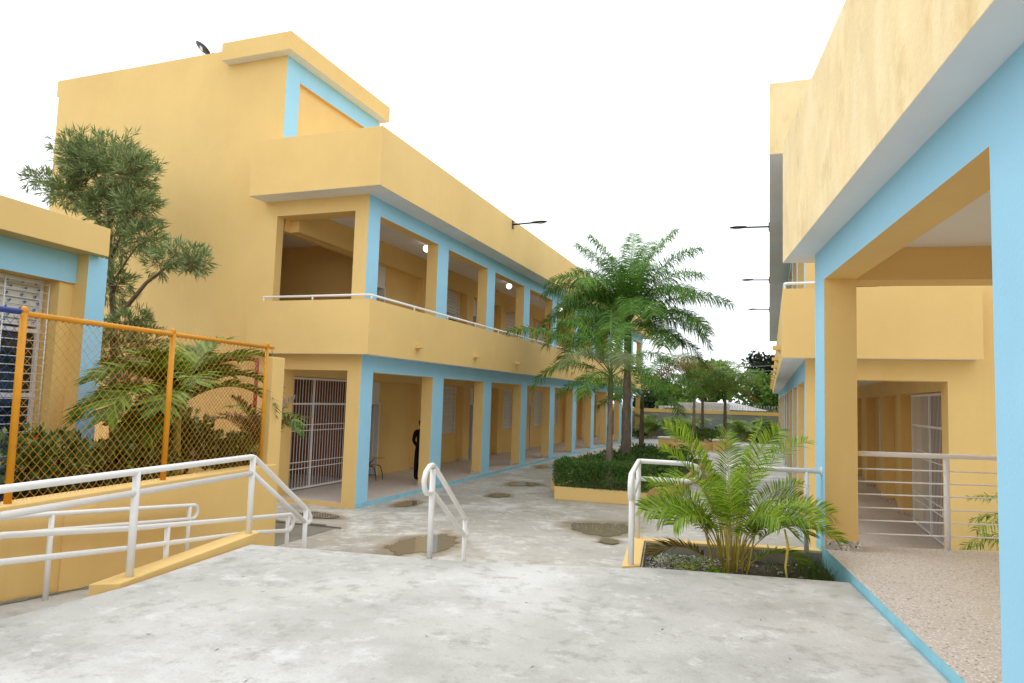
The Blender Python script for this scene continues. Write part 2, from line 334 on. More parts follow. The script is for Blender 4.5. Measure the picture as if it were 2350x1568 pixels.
# ================================================================ WINGS
COLS = [17.27+3.665*k for k in range(10)]
def wing(sign, name, label, yend, gate, pil0, dy, fas_y):
    X = (lambda x: x) if sign > 0 else (lambda x: -8.1-x)
    out = 'right' if sign > 0 else 'left'; inn_ = 'left' if sign > 0 else 'right'
    def bx(mb, x0, x1, *a, **k):
        if 'out' in k: k[out] = k.pop('out')
        if 'inn' in k: k[inn_] = k.pop('inn')
        return mb.box(X(x0), X(x1), *a, **k)
    Y = lambda y: y+dy
    BE = -11.68 if sign > 0 else -11.36
    T = Thing(name, label, 'building', (X(-8.71), Y(13.65), G))
    YB = ['yellow', 'blue', 'ceiling', 'gallery_floor', 'blue_kerb', 'soffit']
    # floors
    m_ = bx(MB(), -11.3, -8.71, Y(13.65), Y(50.95), G-.02, GF, top=3, out=4); T.part('gallery_floor', m_, YB)
    m_ = bx(MB(), -11.3, -8.46, Y(13.651), Y(50.95), .86, 1.10, top=3, bottom=2); T.part('upper_floor', m_, YB)
    # columns
    for z0, z1, ztag in ((GF, .485, 0), (1.10, 4.21, 1)):
        m_ = MB(); bx(m_, -9.075, -8.71, Y(13.65), Y(14.165), z0, z1, out=1); T.part('column', m_, YB, label='corner column, blue on the courtyard side and yellow on the end')
        for y in COLS:
            if y > yend-.5: continue
            m_ = MB(); bx(m_, -9.045, -8.71, Y(y), Y(y+.68), z0, z1, out=1); c = T.part('column', m_, YB)
            if not ztag:
                m2 = MB(); bx(m2, -9.07, -8.72, Y(y)-.02, Y(y+.68)+.02, GF, GF+.085); T.part('column_base', m2, 'plinth', parent=c)
    # beams
    m_ = bx(MB(), -9.045, -8.71, Y(14.165), Y(yend), .485, .858, out=1); T.part('beam', m_, YB)
    m_ = bx(MB(), -9.075, -8.71, Y(13.65), Y(14.165), .485, .858, out=1); T.part('beam', m_, YB)
    m_ = bx(MB(), -11.3, -9.075, Y(13.65), Y(14.165), .50, .858); T.part('lintel', m_, YB)
    m_ = bx(MB(), -9.045, -8.71, Y(14.165), Y(yend), 4.21, 4.604, out=1); T.part('beam', m_, YB)
    m_ = bx(MB(), -9.075, -8.71, Y(13.65), Y(14.165), 4.21, 4.604, out=1); T.part('beam', m_, YB)
    m_ = bx(MB(), -11.3, -9.075, Y(13.65), Y(14.165), 4.237, 4.604); T.part('lintel', m_, YB)
    m_ = bx(MB(), -11.3, -10.93, Y(13.65), Y(14.165), GF, .50); T.part('wall', m_, YB)
    # ceilings
    m_ = bx(MB(), -11.3, -9.05, Y(14.17), Y(50.9), .76, .858, bottom=2); T.part('ceiling', m_, YB)
    # balcony parapet
    m_ = bx(MB(), -8.47, -8.32, Y(13.401), Y(yend+.3), .856, 2.087, bottom=5); T.part('balcony_parapet', m_, YB)
    m_ = bx(MB(), BE, -8.32, Y(13.25), Y(13.40), .856, 2.087, bottom=5); T.part('balcony_parapet', m_, YB)
    m_ = bx(MB(), -8.71, -8.47, Y(13.65), Y(yend+.3), .862, 1.0, bottom=5); T.part('balcony_soffit', m_, YB)
    m_ = bx(MB(), BE, -8.47, Y(13.401), Y(13.65), .862, 1.0, bottom=5); T.part('balcony_soffit', m_, YB)
    # handrail on parapet
    hr = MB().tube([(X(-11.3), Y(13.33), 2.19), (X(-8.40), Y(13.33), 2.19), (X(-8.36), Y(13.36), 2.19), (X(-8.36), Y(yend), 2.19)], .028, 8)
    h = T.part('balcony_rail', hr, 'white')
    pm = MB().tube([(0, 0, 0), (0, 0, .10)], .022, 8).mesh('rail_post', mats('white'))
    for x in (-11.28, -9.9): T.piece('rail_post', pm, (X(x), Y(13.33), 2.087), h)
    y = 13.38
    while y < yend: T.piece('rail_post', pm, (X(-8.36), Y(y), 2.087), h); y += 1.93 if y > 13.5 else 2.0
    # spouts
    sp = MB().box(-.08, .08, -.10, .10, -.04, .04).add([(-.08, -.03, -.04), (.08, -.03, -.04), (.08, .03, -.04), (-.08, .03, -.04), (-.08, -.03, -.12), (-.01, -.03, -.04), (-.08, .03, -.12), (-.01, .03, -.04)], [(0, 4, 5), (3, 7, 6), (4, 6, 7, 5)])
    sm = sp.mesh('wall_spout', mats('yellow'))
    k = 0
    while 15.55+3.665*k < yend:
        o = T.piece('wall_spout', sm, (X(-8.24), Y(15.55+3.665*k), 1.20)); k += 1
        if sign < 0: o.rotation_euler.z = pi
    # roof slab + fascia
    m_ = bx(MB(), -11.69, -8.096, fas_y, Y(yend+.6), 4.604, 5.955, bottom=5); T.part('roof_parapet', m_, ['yellow_weathered' if sign < 0 else 'yellow', 'blue', 'ceiling', 'gallery_floor', 'blue_kerb', 'soffit'], bevel=.006)
    m_ = bx(MB(), -19.3, -11.69, Y(18.2), Y(yend+.6), 5.0, 5.5); T.part('roof', m_, 'raw_concrete')
    # shell
    m_ = bx(MB(), -19.3, -11.3, Y(13.65), Y(13.9), G-.02, 4.604); T.part('wall', m_, 'yellow')
    m_ = bx(MB(), -19.3, -11.69, Y(13.65), Y(13.9), 4.604, 6.0); T.part('wall', m_, 'yellow')
    m_ = bx(MB(), -19.3, -19.05, Y(13.9), Y(yend+.5), G-.02, 5.0); T.part('wall', m_, 'yellow')
    m_ = bx(MB(), -19.05, -8.71, Y(yend+.2), Y(yend+.5), G-.02, 4.604); 
    if sign > 0: m_ = bx(MB(), -19.05, -11.5, Y(yend+.2), Y(yend+.5), G-.02, 4.604)
    T.part('wall', m_, 'yellow')
    m_ = bx(MB(), -19.05, -11.3, Y(13.9), Y(yend+.2), G-.02, GF, top=3); T.part('room_floor', m_, YB)
    m_ = bx(MB(), -19.05, -11.3, Y(18.35), Y(yend+.2), .8, 1.10, top=3, bottom=2); T.part('room_floor', m_, YB)
    m_ = bx(MB(), -19.05, -11.3, Y(13.9), Y(18.35), .8, 1.10, top=3, bottom=2); T.part('room_floor', m_, YB)
    m_ = bx(MB(), -19.05, -11.3, Y(13.9), Y(yend+.2), 4.45, 4.60, bottom=2); T.part('room_ceiling', m_, YB)
    # stair hall partition walls
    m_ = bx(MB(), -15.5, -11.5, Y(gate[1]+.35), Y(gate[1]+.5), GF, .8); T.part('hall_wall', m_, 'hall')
    m_ = bx(MB(), -15.5, -11.5, Y(gate[1]+.35), Y(gate[1]+.5), 1.1, 4.45); T.part('hall_wall', m_, 'yellow')
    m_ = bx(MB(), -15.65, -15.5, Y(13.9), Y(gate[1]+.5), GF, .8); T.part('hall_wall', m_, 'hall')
    m_ = bx(MB(), -15.65, -15.5, Y(13.9), Y(gate[1]+.5), 1.1, 4.45); T.part('hall_wall', m_, 'yellow')
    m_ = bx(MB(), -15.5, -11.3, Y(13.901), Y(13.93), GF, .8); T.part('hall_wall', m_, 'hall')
    # back wall with openings
    doors = pil0['doors']; wins = pil0['wins']; pils = pil0['pils']
    for f, zf in ((0, GF), (1, 1.10)):
        zt = .80 if f == 0 else 4.604
        dz = zf - GF
        ops = [(gate[0], gate[1], zf, .345+dz, 'g')] + [(d, d+.95, zf, .335+dz, 'd') for d in doors] + [(a, b, -1.42+dz, .335+dz, 'w') for a, b in wins]
        ops.sort(); y = 14.165 if f else 14.165
        m_ = MB()
        for a, b, z0, z1, t in ops:
            if a > y+.001: bx(m_, -11.5, -11.3, Y(y), Y(a), zf, zt)
            if z0 > zf: bx(m_, -11.5, -11.3, Y(a), Y(b), zf, z0)
            bx(m_, -11.5, -11.3, Y(a), Y(b), z1, zt)
            y = b
        bx(m_, -11.5, -11.3, Y(y), Y(yend+.2), zf, zt)
        T.part('back_wall', m_, 'yellow')
        m_ = bx(MB(), -11.3, -11.05, Y(14.17), Y(yend), .36+dz, .758+dz if not f else 4.6); T.part('wall_beam', m_, 'yellow')
        for p in pils:
            m_ = bx(MB(), -11.3, -11.05, Y(p), Y(p+.62), zf, .36+dz); T.part('pilaster', m_, 'yellow')
        # low terrazzo skirting
        m_ = MB()
        for i, p in enumerate(pils):
            bx(m_, -11.3, -11.035, Y(p)-.012, Y(p+.62)+.012, zf, zf+.09)
        T.part('skirting', m_, 'plinth')
        slat = MB().box(-.012, .012, 0, 1.0, -.045, .045).mesh('louvre', mats('louvre'))
        for wi, (a, b) in enumerate(wins):
            z0, z1 = -1.42+dz, .335+dz; wd = b-a
            fr = MB()
            for (ya, yb, za, zb) in ((a, a+.05, z0, z1), (b-.05, b, z0, z1), (a+.05, b-.05, z0, z0+.05), (a+.05, b-.05, z1-.05, z1), ((a+b)/2-.03, (a+b)/2+.03, z0+.05, z1-.05)):
                bx(fr, -11.40, -11.33, Y(ya), Y(yb), za, zb)
            wo_ = T.part('window', fr, 'white_door')
            n = 15
            opn = (wi % 2 == 1 or (f == 1 and wi == 0))
            for i in range(n):
                z = z0+.10+(z1-z0-.2)*i/(n-1)
                o = bpy.data.objects.new('louvre', slat); C.objects.link(o); o.parent = wo_
                o.location = Vector((X(-11.365), Y(a+.05), z)) - T.base; o.scale = (1, wd-.1, 1.18)
                ang = (.95 if (f == 1 and wi == 0 and i < 8) else .25+.1*rnd.random())
                o.rotation_euler.y = -ang*sign
            for i in range(11):   # safety bars
                z = z0+.04+(z1-z0-.08)*i/10
                bar = MB(); bx(bar, -11.292, -11.28, Y(a-.03), Y(b+.03), z-.007, z+.007); T.part('window_bar', bar, 'white', parent=wo_)
            T.part('bar_frame', bx(MB(), -11.30, -11.268, Y(a-.04), Y(a-.02), z0, z1), 'white', parent=wo_); T.part('bar_frame', bx(MB(), -11.30, -11.268, Y(b+.02), Y(b+.04), z0, z1), 'white', parent=wo_)
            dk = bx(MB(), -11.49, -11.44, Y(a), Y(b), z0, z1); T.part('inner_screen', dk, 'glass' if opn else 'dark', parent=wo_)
        for d in doors:
            z1 = -.34+dz; fr = MB()
            bx(fr, -11.46, -11.30, Y(d), Y(d+.06), zf, z1); bx(fr, -11.46, -11.30, Y(d+.89), Y(d+.95), zf, z1); bx(fr, -11.46, -11.30, Y(d), Y(d+.95), z1, z1+.06)
            fo = T.part('door_frame', fr, 'white_door')
            tp = bx(MB(), -11.42, -11.33, Y(d), Y(d+.95), z1+.06, .335+dz); T.part('transom_panel', tp, 'white_door', parent=fo)
            lf = MB(); bx(lf, -12.30, -11.46, Y(d+.86), Y(d+.90), zf+.01, z1-.01); dl = T.part('door', lf, 'white_door')
            kn = MB().sphere((X(-11.56), Y(d+.83), zf+1.0), .03, 8); T.part('handle', kn, 'black', parent=dl)
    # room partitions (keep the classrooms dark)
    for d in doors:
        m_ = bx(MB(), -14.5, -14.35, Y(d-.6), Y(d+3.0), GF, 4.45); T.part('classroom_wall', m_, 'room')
    # gate
    ga, gb = gate; gx = -11.13
    gm = MB()
    W2 = [ga, ga+1.28, gb]
    for yy in (ga, ga+1.25, gb-.05): bx(gm, gx-.02, gx+.02, Y(yy), Y(yy+.05), GF+.02, .335)
    for zz in (GF+.03, -.35, .29): bx(gm, gx-.021, gx+.021, Y(ga), Y(gb), zz, zz+.045)
    for zz in (-.86, -1.01, -1.80, -1.96): bx(gm, gx-.01, gx+.01, Y(ga), Y(gb), zz-.01, zz+.01)
    pass
    g = T.part('gate', gm, 'white')
    T.part('lock_plate', bx(MB(), gx-.012, gx+.012, Y(ga+.05), Y(ga+.25), -1.95, -1.81), 'white', parent=g)
    bm = MB().box(-.005, .005, -.006, .006, 0, 2.80).mesh('gate_bar', mats('white'))
    y = ga+.11
    while y < gb-.06:
        if abs(y-(ga+1.275)) > .05: T.piece('gate_bar', bm, (X(gx), Y(y), GF+.04), g)
        y += .118
    return T, X, Y, bx

pilL = dict(doors=[17.93, 25.22, 32.55, 39.9, 47.2], wins=[(22.4, 24.3), (28.98, 30.68), (35.6, 37.3), (42.9, 44.6)], pils=[20.93, 24.60, 28.27, 31.93, 35.6-.02, 39.25, 42.9-.02, 46.55])
pilL['wins'] = [(22.4, 24.3), (29.0, 30.7), (33.9, 35.5), (36.4, 38.1), (43.7, 45.4)]
pilR = dict(doors=[26.0, 33.3, 40.6], wins=[(22.35, 24.1), (29.7, 31.4), (37.0, 38.7)], pils=[18.95, 21.65, 25.3, 28.97, 32.65, 36.3, 40.0, 43.6, 47.3])
T, X, Y, bx = wing(1, 'school_building', 'long two storey yellow and blue school wing on the left of the courtyard', 50.95, (13.98, 17.3), pilL, 0, 13.08)
# tower on the left wing
m_ = MB(); m_.box(-19.3, -11.37, 13.65, 18.2, 6.0, 8.735); T.part('tower', m_, 'yellow')
m_ = MB(); m_.box(-19.40, -19.302, 13.66, 18.2, 8.28, 8.735); T.part('parapet_band', m_, 'yellow')
YB = ['yellow', 'blue', 'soffit']
m_ = MB(); m_.box(-11.37, -11.27, 13.65, 14.17, 5.955, 8.325, right=1); T.part('tower_column', m_, YB)
m_ = MB(); m_.box(-11.37, -11.27, 17.45, 17.97, 5.955, 8.325, right=1); T.part('tower_column', m_, YB)
m_ = MB(); m_.box(-11.37, -11.27, 14.17, 17.45, 7.84, 8.325, right=1); T.part('tower_beam', m_, YB)
m_ = MB(); m_.box(-13.13, -11.0, 13.39, 18.14, 8.325, 8.79, bottom=2); T.part('tower_canopy', m_, YB, bevel=.006)
T2, X2, Y2, bx2 = wing(-1, 'school_building', 'long two storey yellow and blue school wing on the right, behind the near pavilion', 52.6, (14.9, 18.0), pilR, -.05, 13.30)

# ceiling globe lamps in the left upper gallery
for i, (y, lab) in enumerate(((18.57, 'first lit white globe lamp on the upper gallery ceiling, half hidden by a column'), (25.7, 'second lit white globe lamp on the upper gallery ceiling, above the shuttered window'), (33.0, 'third lit globe lamp on the upper gallery ceiling, behind the palm'))):
    t = Thing('globe_lamp', lab, 'ceiling lamp', (-9.75, y, 4.46), group='globe lamps in the upper gallery')
    t.part('globe', MB().sphere((-9.75, y, 4.42), .115, 16), 'lampglass'); t.part('lamp_mount', MB().tube([(-9.75, y, 4.50), (-9.75, y, 4.604)], .07, 12), 'white_door')

# street lamps
def street_lamp(x, y, z, dx, lab, L=1.2, dyv=0):
    t = Thing('street_lamp', lab, 'street lamp', (x, y, z), group='black cobra head lamps on the roof parapets')
    s = 1 if dx > 0 else -1
    t.part('arm', MB().tube([(x, y, z), (x+s*.75*L/1.2, y, z+.02)], .028, 8), 'black')
    t.part('bracket', MB().box(x, x+s*.03, y-.07, y+.07, z-.14, z+.12), 'black')
    x0 = x+s*.68*L/1.2; n = 10; mb = MB()
    prof = [(0, .035, .03), (.08, .06, .04), (.25, .11, .045), (.40, .12, .035), (.50, .07, .02), (.53, .02, .008)]
    vs = []; 
    for (u, wy, hz) in prof:
        for j in range(n):
            a = 2*pi*j/n; vs.append((x0+s*u, y+wy*cos(a), z+.03+hz*sin(a)))
    fs = [(i*n+j, i*n+(j+1) % n, (i+1)*n+(j+1) % n, (i+1)*n+j) for i in range(len(prof)-1) for j in range(n)] + [tuple(range(n)), tuple(range((len(prof)-1)*n, len(prof)*n))]
    mb.add(vs, fs, 0, True); hd = t.part('lamp_head', mb, 'black')
    t.part('lens', MB().box(x0+s*.22, x0+s*.40, y-.05, y+.05, z-.022, z-.008), 'lampglass' if False else 'white_door', parent=hd)
street_lamp(-8.096, 21.5, 5.79, 1, 'black lamp arm reaching out from the roof parapet of the left wing')
street_lamp(-.004, 22.9, 5.60, -1, 'nearest of the three black lamp arms on the right wing roof edge')
street_lamp(-.004, 32.8, 5.60, -1, 'middle of the three black lamp arms on the right wing roof edge')
street_lamp(-.004, 42.9, 5.58, -1, 'farthest of the three black lamp arms on the right wing roof edge')
t = Thing('street_lamp', 'black oval lamp head peeking over the roof edge of the left wing tower', 'street lamp', (-14.4, 14.4, 8.74), group='black cobra head lamps on the roof parapets')
t.part('arm', MB().tube([(-14.3, 14.6, 8.74), (-14.45, 14.4, 9.22)], .03, 8), 'black')
mb = MB().sphere((0, 0, 0), 1, 16, sq=(.36, .13, .045)); R_ = Matrix.Rotation(radians(38), 3, 'Y') @ Matrix.Rotation(radians(-50), 3, 'X')
mb.v = [tuple(Vector((-14.74, 14.35, 9.38)) + R_ @ Vector(v)) for v in mb.v]; hd = t.part('lamp_head', mb, 'black')
mb = MB().box(-.07, .05, -.05, .05, -.055, -.035); mb.v = [tuple(Vector((-14.74, 14.35, 9.38)) + R_ @ Vector(v)) for v in mb.v]; t.part('lens', mb, 'white_door', parent=hd)

# ================================================================ NEAR PAVILION (right), plaza frame
T = Thing('pavilion', 'near yellow and blue pavilion on the right with deep weathered roof fascia', 'building', (1.651, 8.26, PZ), 'R')
YB = ['yellow', 'blue', 'ceiling', 'terrazzo', 'blue_kerb', 'soffit', 'yellow_weathered']
m_ = MB(); m_.prism([(1.651, -4.5), (4.6, -4.5), (4.6, 9.05), (3.551, 8.86), (2.04, 8.56), (1.99, 8.76), (1.651, 8.76)], G-.02, -1.527, 3, 0, 0)
for i, f in enumerate(m_.f):
    if set(f) == {0, 6, 7, 13}: m_.m[i] = 4
T.part('gallery_floor', m_, YB)
m_ = MB(); m_.box(1.651, 1.983, 8.26, 8.76, -1.527, 1.426, left=1); c = T.part('column', m_, YB)
T.part('column_base', MB().box(1.665, 2.02, 8.235, 8.775, -1.527, -1.43), 'plinth', parent=c)
for b0 in (3.60, -1.06):
    m_ = MB(); m_.box(1.651, 1.983, b0, b0+.51, -1.527, 1.426, left=1); T.part('column', m_, YB)
m_ = MB(); m_.box(1.651, 1.983, -4.5, 8.76, 1.426, 1.80, left=1); T.part('beam', m_, YB)
m_ = MB(); m_.box(1.983, 4.35, 8.33, 8.76, 1.426, 1.80); T.part('cross_beam', m_, YB)
m_ = MB(); m_.box(1.358, 4.9, -4.5, 9.22, 1.80, 3.345, bottom=5, left=6, d=6); T.part('roof_fascia', m_, YB, bevel=.006)
m_ = MB(); m_.box(1.99, 4.34, -4.4, 8.325, 1.785, 1.797, bottom=2, d=2); T.part('ceiling', m_, YB)
m_ = MB(); m_.box(4.35, 4.6, -4.5, 8.76, -1.527, 1.80); T.part('wall', m_, YB)

# pavilion end railing
T = Thing('railing', 'white horizontal bar railing across the end of the near pavilion gallery', 'railing', (3.0, 8.72, -1.527), 'R')
def rb(a): return 8.54+(a-2.04)*.195
T.part('top_bar', MB().tube([(1.99, rb(1.99)+.02, -.505), (4.3, rb(4.3)+.02, -.505)], .028, 10), 'white')
for z in (-.672, -.812, -.952, -1.10, -1.24, -1.385):
    T.part('bar', MB().tube([(1.99, rb(1.99)+.02, z), (4.3, rb(4.3)+.02, z)], .0085, 6), 'white')
T.part('post', MB().tube([(3.015, rb(3.015)+.02, -1.527), (3.015, rb(3.015)+.02, -.51)], .03, 12), 'white')

# ================================================================ PLAZA PLANTER (right)
T = Thing('planter', 'sunken soil planter with yellow kerb beside the near pavilion column', 'planter', (.6, 7.7, -1.9), 'R')
m_ = MB(); m_.prism([(-.44, 6.935), (-.27, 7.05), (-.275, 8.30), (-.30, 8.47), (-.45, 8.40)], G-.02, PZ+.012); T.part('kerb', m_, 'yellow', bevel=.006)
m_ = MB(); m_.prism([(-.30, 8.47), (-.275, 8.30), (1.650, 8.44), (1.650, 8.60)][::1], G-.02, PZ+.012); 
m_.m = [0]*len(m_.m); T.part('kerb', m_, 'yellow', bevel=.006)
m_ = MB(); m_.prism([(-.27, 8.29), (1.649, 8.43), (1.649, 8.445), (-.27, 8.305)], -1.95, PZ-.012); T.part('inner_face', m_, 'raw_concrete')
m_ = MB(); m_.prism([(-.265, 7.06), (-.27, 8.30), (-.255, 8.30), (-.25, 7.06)][::-1], -1.95, PZ-.012); T.part('inner_face', m_, 'raw_concrete')
# soil surface with relief
m_ = MB(); nx, ny = 40, 28; vs = []; 
for j in range(ny+1):
    for i in range(nx+1):
        a = -.27+1.925*i/nx; b = 7.0+1.45*j/ny
        z = -1.745+.04*noise.noise(Vector((a*2, b*2, 0)))+.02*noise.noise(Vector((a*11, b*11, 3)))+.05*math.exp(-((a-.62)**2+(b-7.65)**2)/.12)
        vs.append((a, b, z))
m_.add(vs, [(j*(nx+1)+i, j*(nx+1)+i+1, (j+1)*(nx+1)+i+1, (j+1)*(nx+1)+i) for j in range(ny) for i in range(nx)], 0, True); T.part('soil', m_, 'soil')
m_ = MB()
def pebble(mb, c, r, q):
    vs = [(c[0]+r*q.uniform(-1, 1)*.3, c[1]+r*q.uniform(-1, 1)*.3, c[2]+r*q.uniform(.4, .8))]
    n = 5
    for j in range(n):
        a = 2*pi*j/n+q.random(); k = q.uniform(.7, 1.2); vs.append((c[0]+r*k*cos(a), c[1]+r*k*sin(a), c[2]+r*q.uniform(-.2, .3)))
    mb.add(vs, [(0, 1+j, 1+(j+1) % n) for j in range(n)])
for i in range(1500):
    a = -.25+abs(rnd.gauss(0, .62)); b = rnd.uniform(7.1, 8.28)
    if a < 1.6: pebble(m_, (a, b, -1.735+.03*rnd.random()), rnd.uniform(.006, .022), rnd)
T.part('gravel', m_, 'stone', kind='stuff')

# ================================================================ HAND RAILS (plaza frame)
def V(*a): return Vector(a)
# A : long near-left rail, then down the stairs
T = Thing('handrail', 'tall white pipe handrail standing on the yellow kerb and running down the stairs, at left', 'handrail', (-4.33, 5.0, -1.57), 'R', group='white pipe handrails')
a = -4.33
R0 = .0285
zt, zm = -.715, -.89
pth = [V(a, -1, zt), V(a, 6.66, zt), V(a, 6.72, zt-.015), V(a, 7.84, zt-.70)]
dn = V(0, .86, -.51).normalized(); upv = V(0, -dn.z*-1, dn.y); 
lp = [V(a, 7.84, zt-.70), V(a, 7.93, zt-.765), V(a, 7.985, zt-.83), V(a, 7.985, zt-.885), V(a, 7.94, zt-.90), V(a, 7.86, zt-.875)]
T.part('top_bar', MB().tube(pth[:3]+lp, R0, 12), 'white')
T.part('lower_bar', MB().tube([V(a, -1, zm), V(a, 6.69, zm)], R0*.93, 12), 'white')
T.part('lower_bar', MB().tube([V(a, 6.70, zm), V(a, 7.86, zt-.875)], R0*.9, 12), 'white')
for b_, z0_ in ((-.2, PZ), (2.4, PZ), (5.03, -1.58), (6.69, -1.53)):
    T.part('post', MB().tube([V(a, b_, z0_), V(a, b_, zt)], .031, 12), 'white')
T.part('post', MB().tube([V(a, 7.87, -2.3), V(a, 7.87, zt-.72)], .028, 12), 'white')
# C : inner ramp rail (double, low)
T = Thing('handrail', 'low double white pipe rail along the ramp just behind the yellow kerb', 'handrail', (-4.47, 5.6, -1.88), 'R', group='white pipe handrails')
a = -4.50
def cz(b): return -1.19-.116*(b-5.07)
k = 4.50/4.42
P0 = [V(a, 1.0, -1.02), V(a, 3.95*k, -1.045*k), V(a, 5.07*k, -1.196*k), V(a, 6.86*k, -1.392*k), V(a, 7.69*k, -1.487*k)]
P1 = [V(a, 1.0, -1.20), V(a, 3.94*k, -1.224*k), V(a, 5.12*k, -1.363*k), V(a, 6.877*k, -1.55*k), V(a, 7.60*k, -1.652*k)]
c = (P0[-1]+P1[-1])/2; rr = (P0[-1]-P1[-1]).length/2
loop = [c + V(0, sin(t)*rr, cos(t)*rr) for t in [pi*i/8 for i in range(9)]]
T.part('rail_loop', MB().tube(P0[:-1]+loop+P1[::-1][1:], .024, 10), 'white')
for b_, zt_ in ((2.9, -1.05), (5.66, -1.27), (7.62*k, -1.49*k)):
    T.part('post', MB().tube([V(a, b_, PZ-.105*(b_-3)-.02), V(a, b_, zt_)], .024, 10), 'white')
# D : outer ramp rail near the wall
T = Thing('handrail', 'low double white pipe rail along the foot of the yellow retaining wall', 'handrail', (-5.08, 5.0, -1.81), 'R', group='white pipe handrails')
a = -5.08
P0 = [V(a, 1.0, -.98), V(a, 4.49, -1.06), V(a, 4.95, -1.10), V(a, 6.78, -1.285)]
P1 = [V(a, 1.0, -1.13), V(a, 4.49, -1.20), V(a, 4.95, -1.24), V(a, 6.76, -1.43)]
c = (P0[-1]+P1[-1])/2; rr = (P0[-1]-P1[-1]).length/2
loop = [c + V(0, sin(t)*rr, cos(t)*rr) for t in [pi*i/8 for i in range(9)]]
T.part('rail_loop', MB().tube(P0[:-1]+loop+P1[::-1][1:], .022, 10), 'white')
for b_, zt_ in ((2.9, -1.02), (4.965, -1.10), (6.71, -1.28)):
    T.part('post', MB().tube([V(a, b_, PZ-.105*(b_-3)-.02), V(a, b_, zt_)], .022, 10), 'white')
# middle stair rail
T = Thing('handrail', 'short white looped handrail standing alone in the middle of the stairs', 'handrail', (-2.3, 6.65, PZ), 'R', group='white pipe handrails')
a = -2.30
def loop_rail(a):
    top0 = V(a, 6.70, -.715); bot0 = V(a, 6.66, -.955); top1 = V(a, 7.84, -1.40); bot1 = V(a, 7.82, -1.585)
    near = [V(a, 6.56, -.70), V(a, 6.46, -.745), V(a, 6.41, -.82), V(a, 6.43, -.90), V(a, 6.50, -.955), V(a, 6.60, -.965)]
    far = [V(a, 7.93, -1.46), V(a, 7.98, -1.53), V(a, 7.96, -1.60), V(a, 7.90, -1.625)]
    return [top0]+[V(a, 7.2, -1.01)]+[top1]+far+[bot1]+[V(a, 7.2, -1.245)]+[bot0]+near[::-1]+[V(a, 6.64, -.695), top0]
T.part('rail_loop', MB().tube(loop_rail(a), .0265, 12), 'white')
T.part('post', MB().tube([V(a, 6.66, PZ-.01), V(a, 6.66, -.73)], .029, 12), 'white')
T.part('post', MB().tube([V(a, 7.86, -2.4), V(a, 7.86, -1.43)], .027, 12), 'white')
# right rail around planter
T = Thing('handrail', 'white pipe handrail around the left and back kerb of the soil planter', 'handrail', (-.36, 7.02, PZ), 'R', group='white pipe handrails')
a = -.36
T.part('rail_loop', MB().tube([V(a, 8.43, -.905), V(a, 7.0, -.93), V(a, 6.86, -.93), V(a, 6.78, -.90), V(a, 6.74, -.83), V(a, 6.76, -.755), V(a, 6.84, -.705), V(a, 7.0, -.70), V(a, 8.40, -.70), V(a+.03, 8.43, -.70), V(.20, 8.43, -.705), V(.30, 8.43, -.73), V(.335, 8.43, -.80), V(.30, 8.43, -.88), V(.20, 8.43, -.905), V(a, 8.43, -.905)], .028, 12), 'white')
T.part('post', MB().tube([V(a, 7.03, PZ), V(a, 7.03, -.70)], .03, 12), 'white')
T.part('post', MB().tube([V(a, 8.42, PZ), V(a, 8.42, -.70)], .03, 12), 'white')
T = Thing('handrail', 'white pipe rail fixed to the blue pavilion column behind the bright palm', 'handrail', (1.49, 8.45, PZ), 'R', group='white pipe handrails')
T.part('top_bar', MB().tube([V(1.651, 8.43, -.715), V(.62, 8.43, -.715)], .028, 12), 'white')
T.part('post', MB().tube([V(1.49, 8.43, PZ), V(1.49, 8.43, -.72)], .027, 12), 'white')
T.part('post', MB().tube([V(.66, 8.43, PZ), V(.66, 8.43, -.72)], .027, 12), 'white')
T.part('wall_flange', MB().tube([V(1.640, 8.43, -.715), V(1.6505, 8.43, -.715)], .05, 12), 'white')

# ================================================================ RETAINING WALL, GARDEN, FENCES
T = Thing('retaining_wall', 'yellow retaining wall carrying the orange mesh fence beside the ramp', 'wall', (-5.2, 6.5, G), 'R')
m_ = MB(); m_.box(-5.45, -5.2, -4.5, 8.60, G, -1.0); T.part('wall_body', m_, 'yellow', bevel=.012)
m_ = MB(); m_.box(-5.2, -5.185, 5.2, 5.55, G, -1.12); T.part('shallow_pier', m_, 'yellow')
m_ = MB(); m_.box(-5.41, -5.285, 8.50, 8.80, G, .45); T.part('end_pillar', m_, 'yellow', bevel=.01)
m_ = MB(); m_.prism([(-16, -4.5), (-5.45, -4.5), (-5.45, 8.6), (-7.55, 8.9), (-7.6, 12.3), (-18, 13.1)], G-.02, -1.22, 0, 1, 1)
gsoil = single('garden_bed', m_, ['soil', 'yellow'], kind='structure', frame='R')

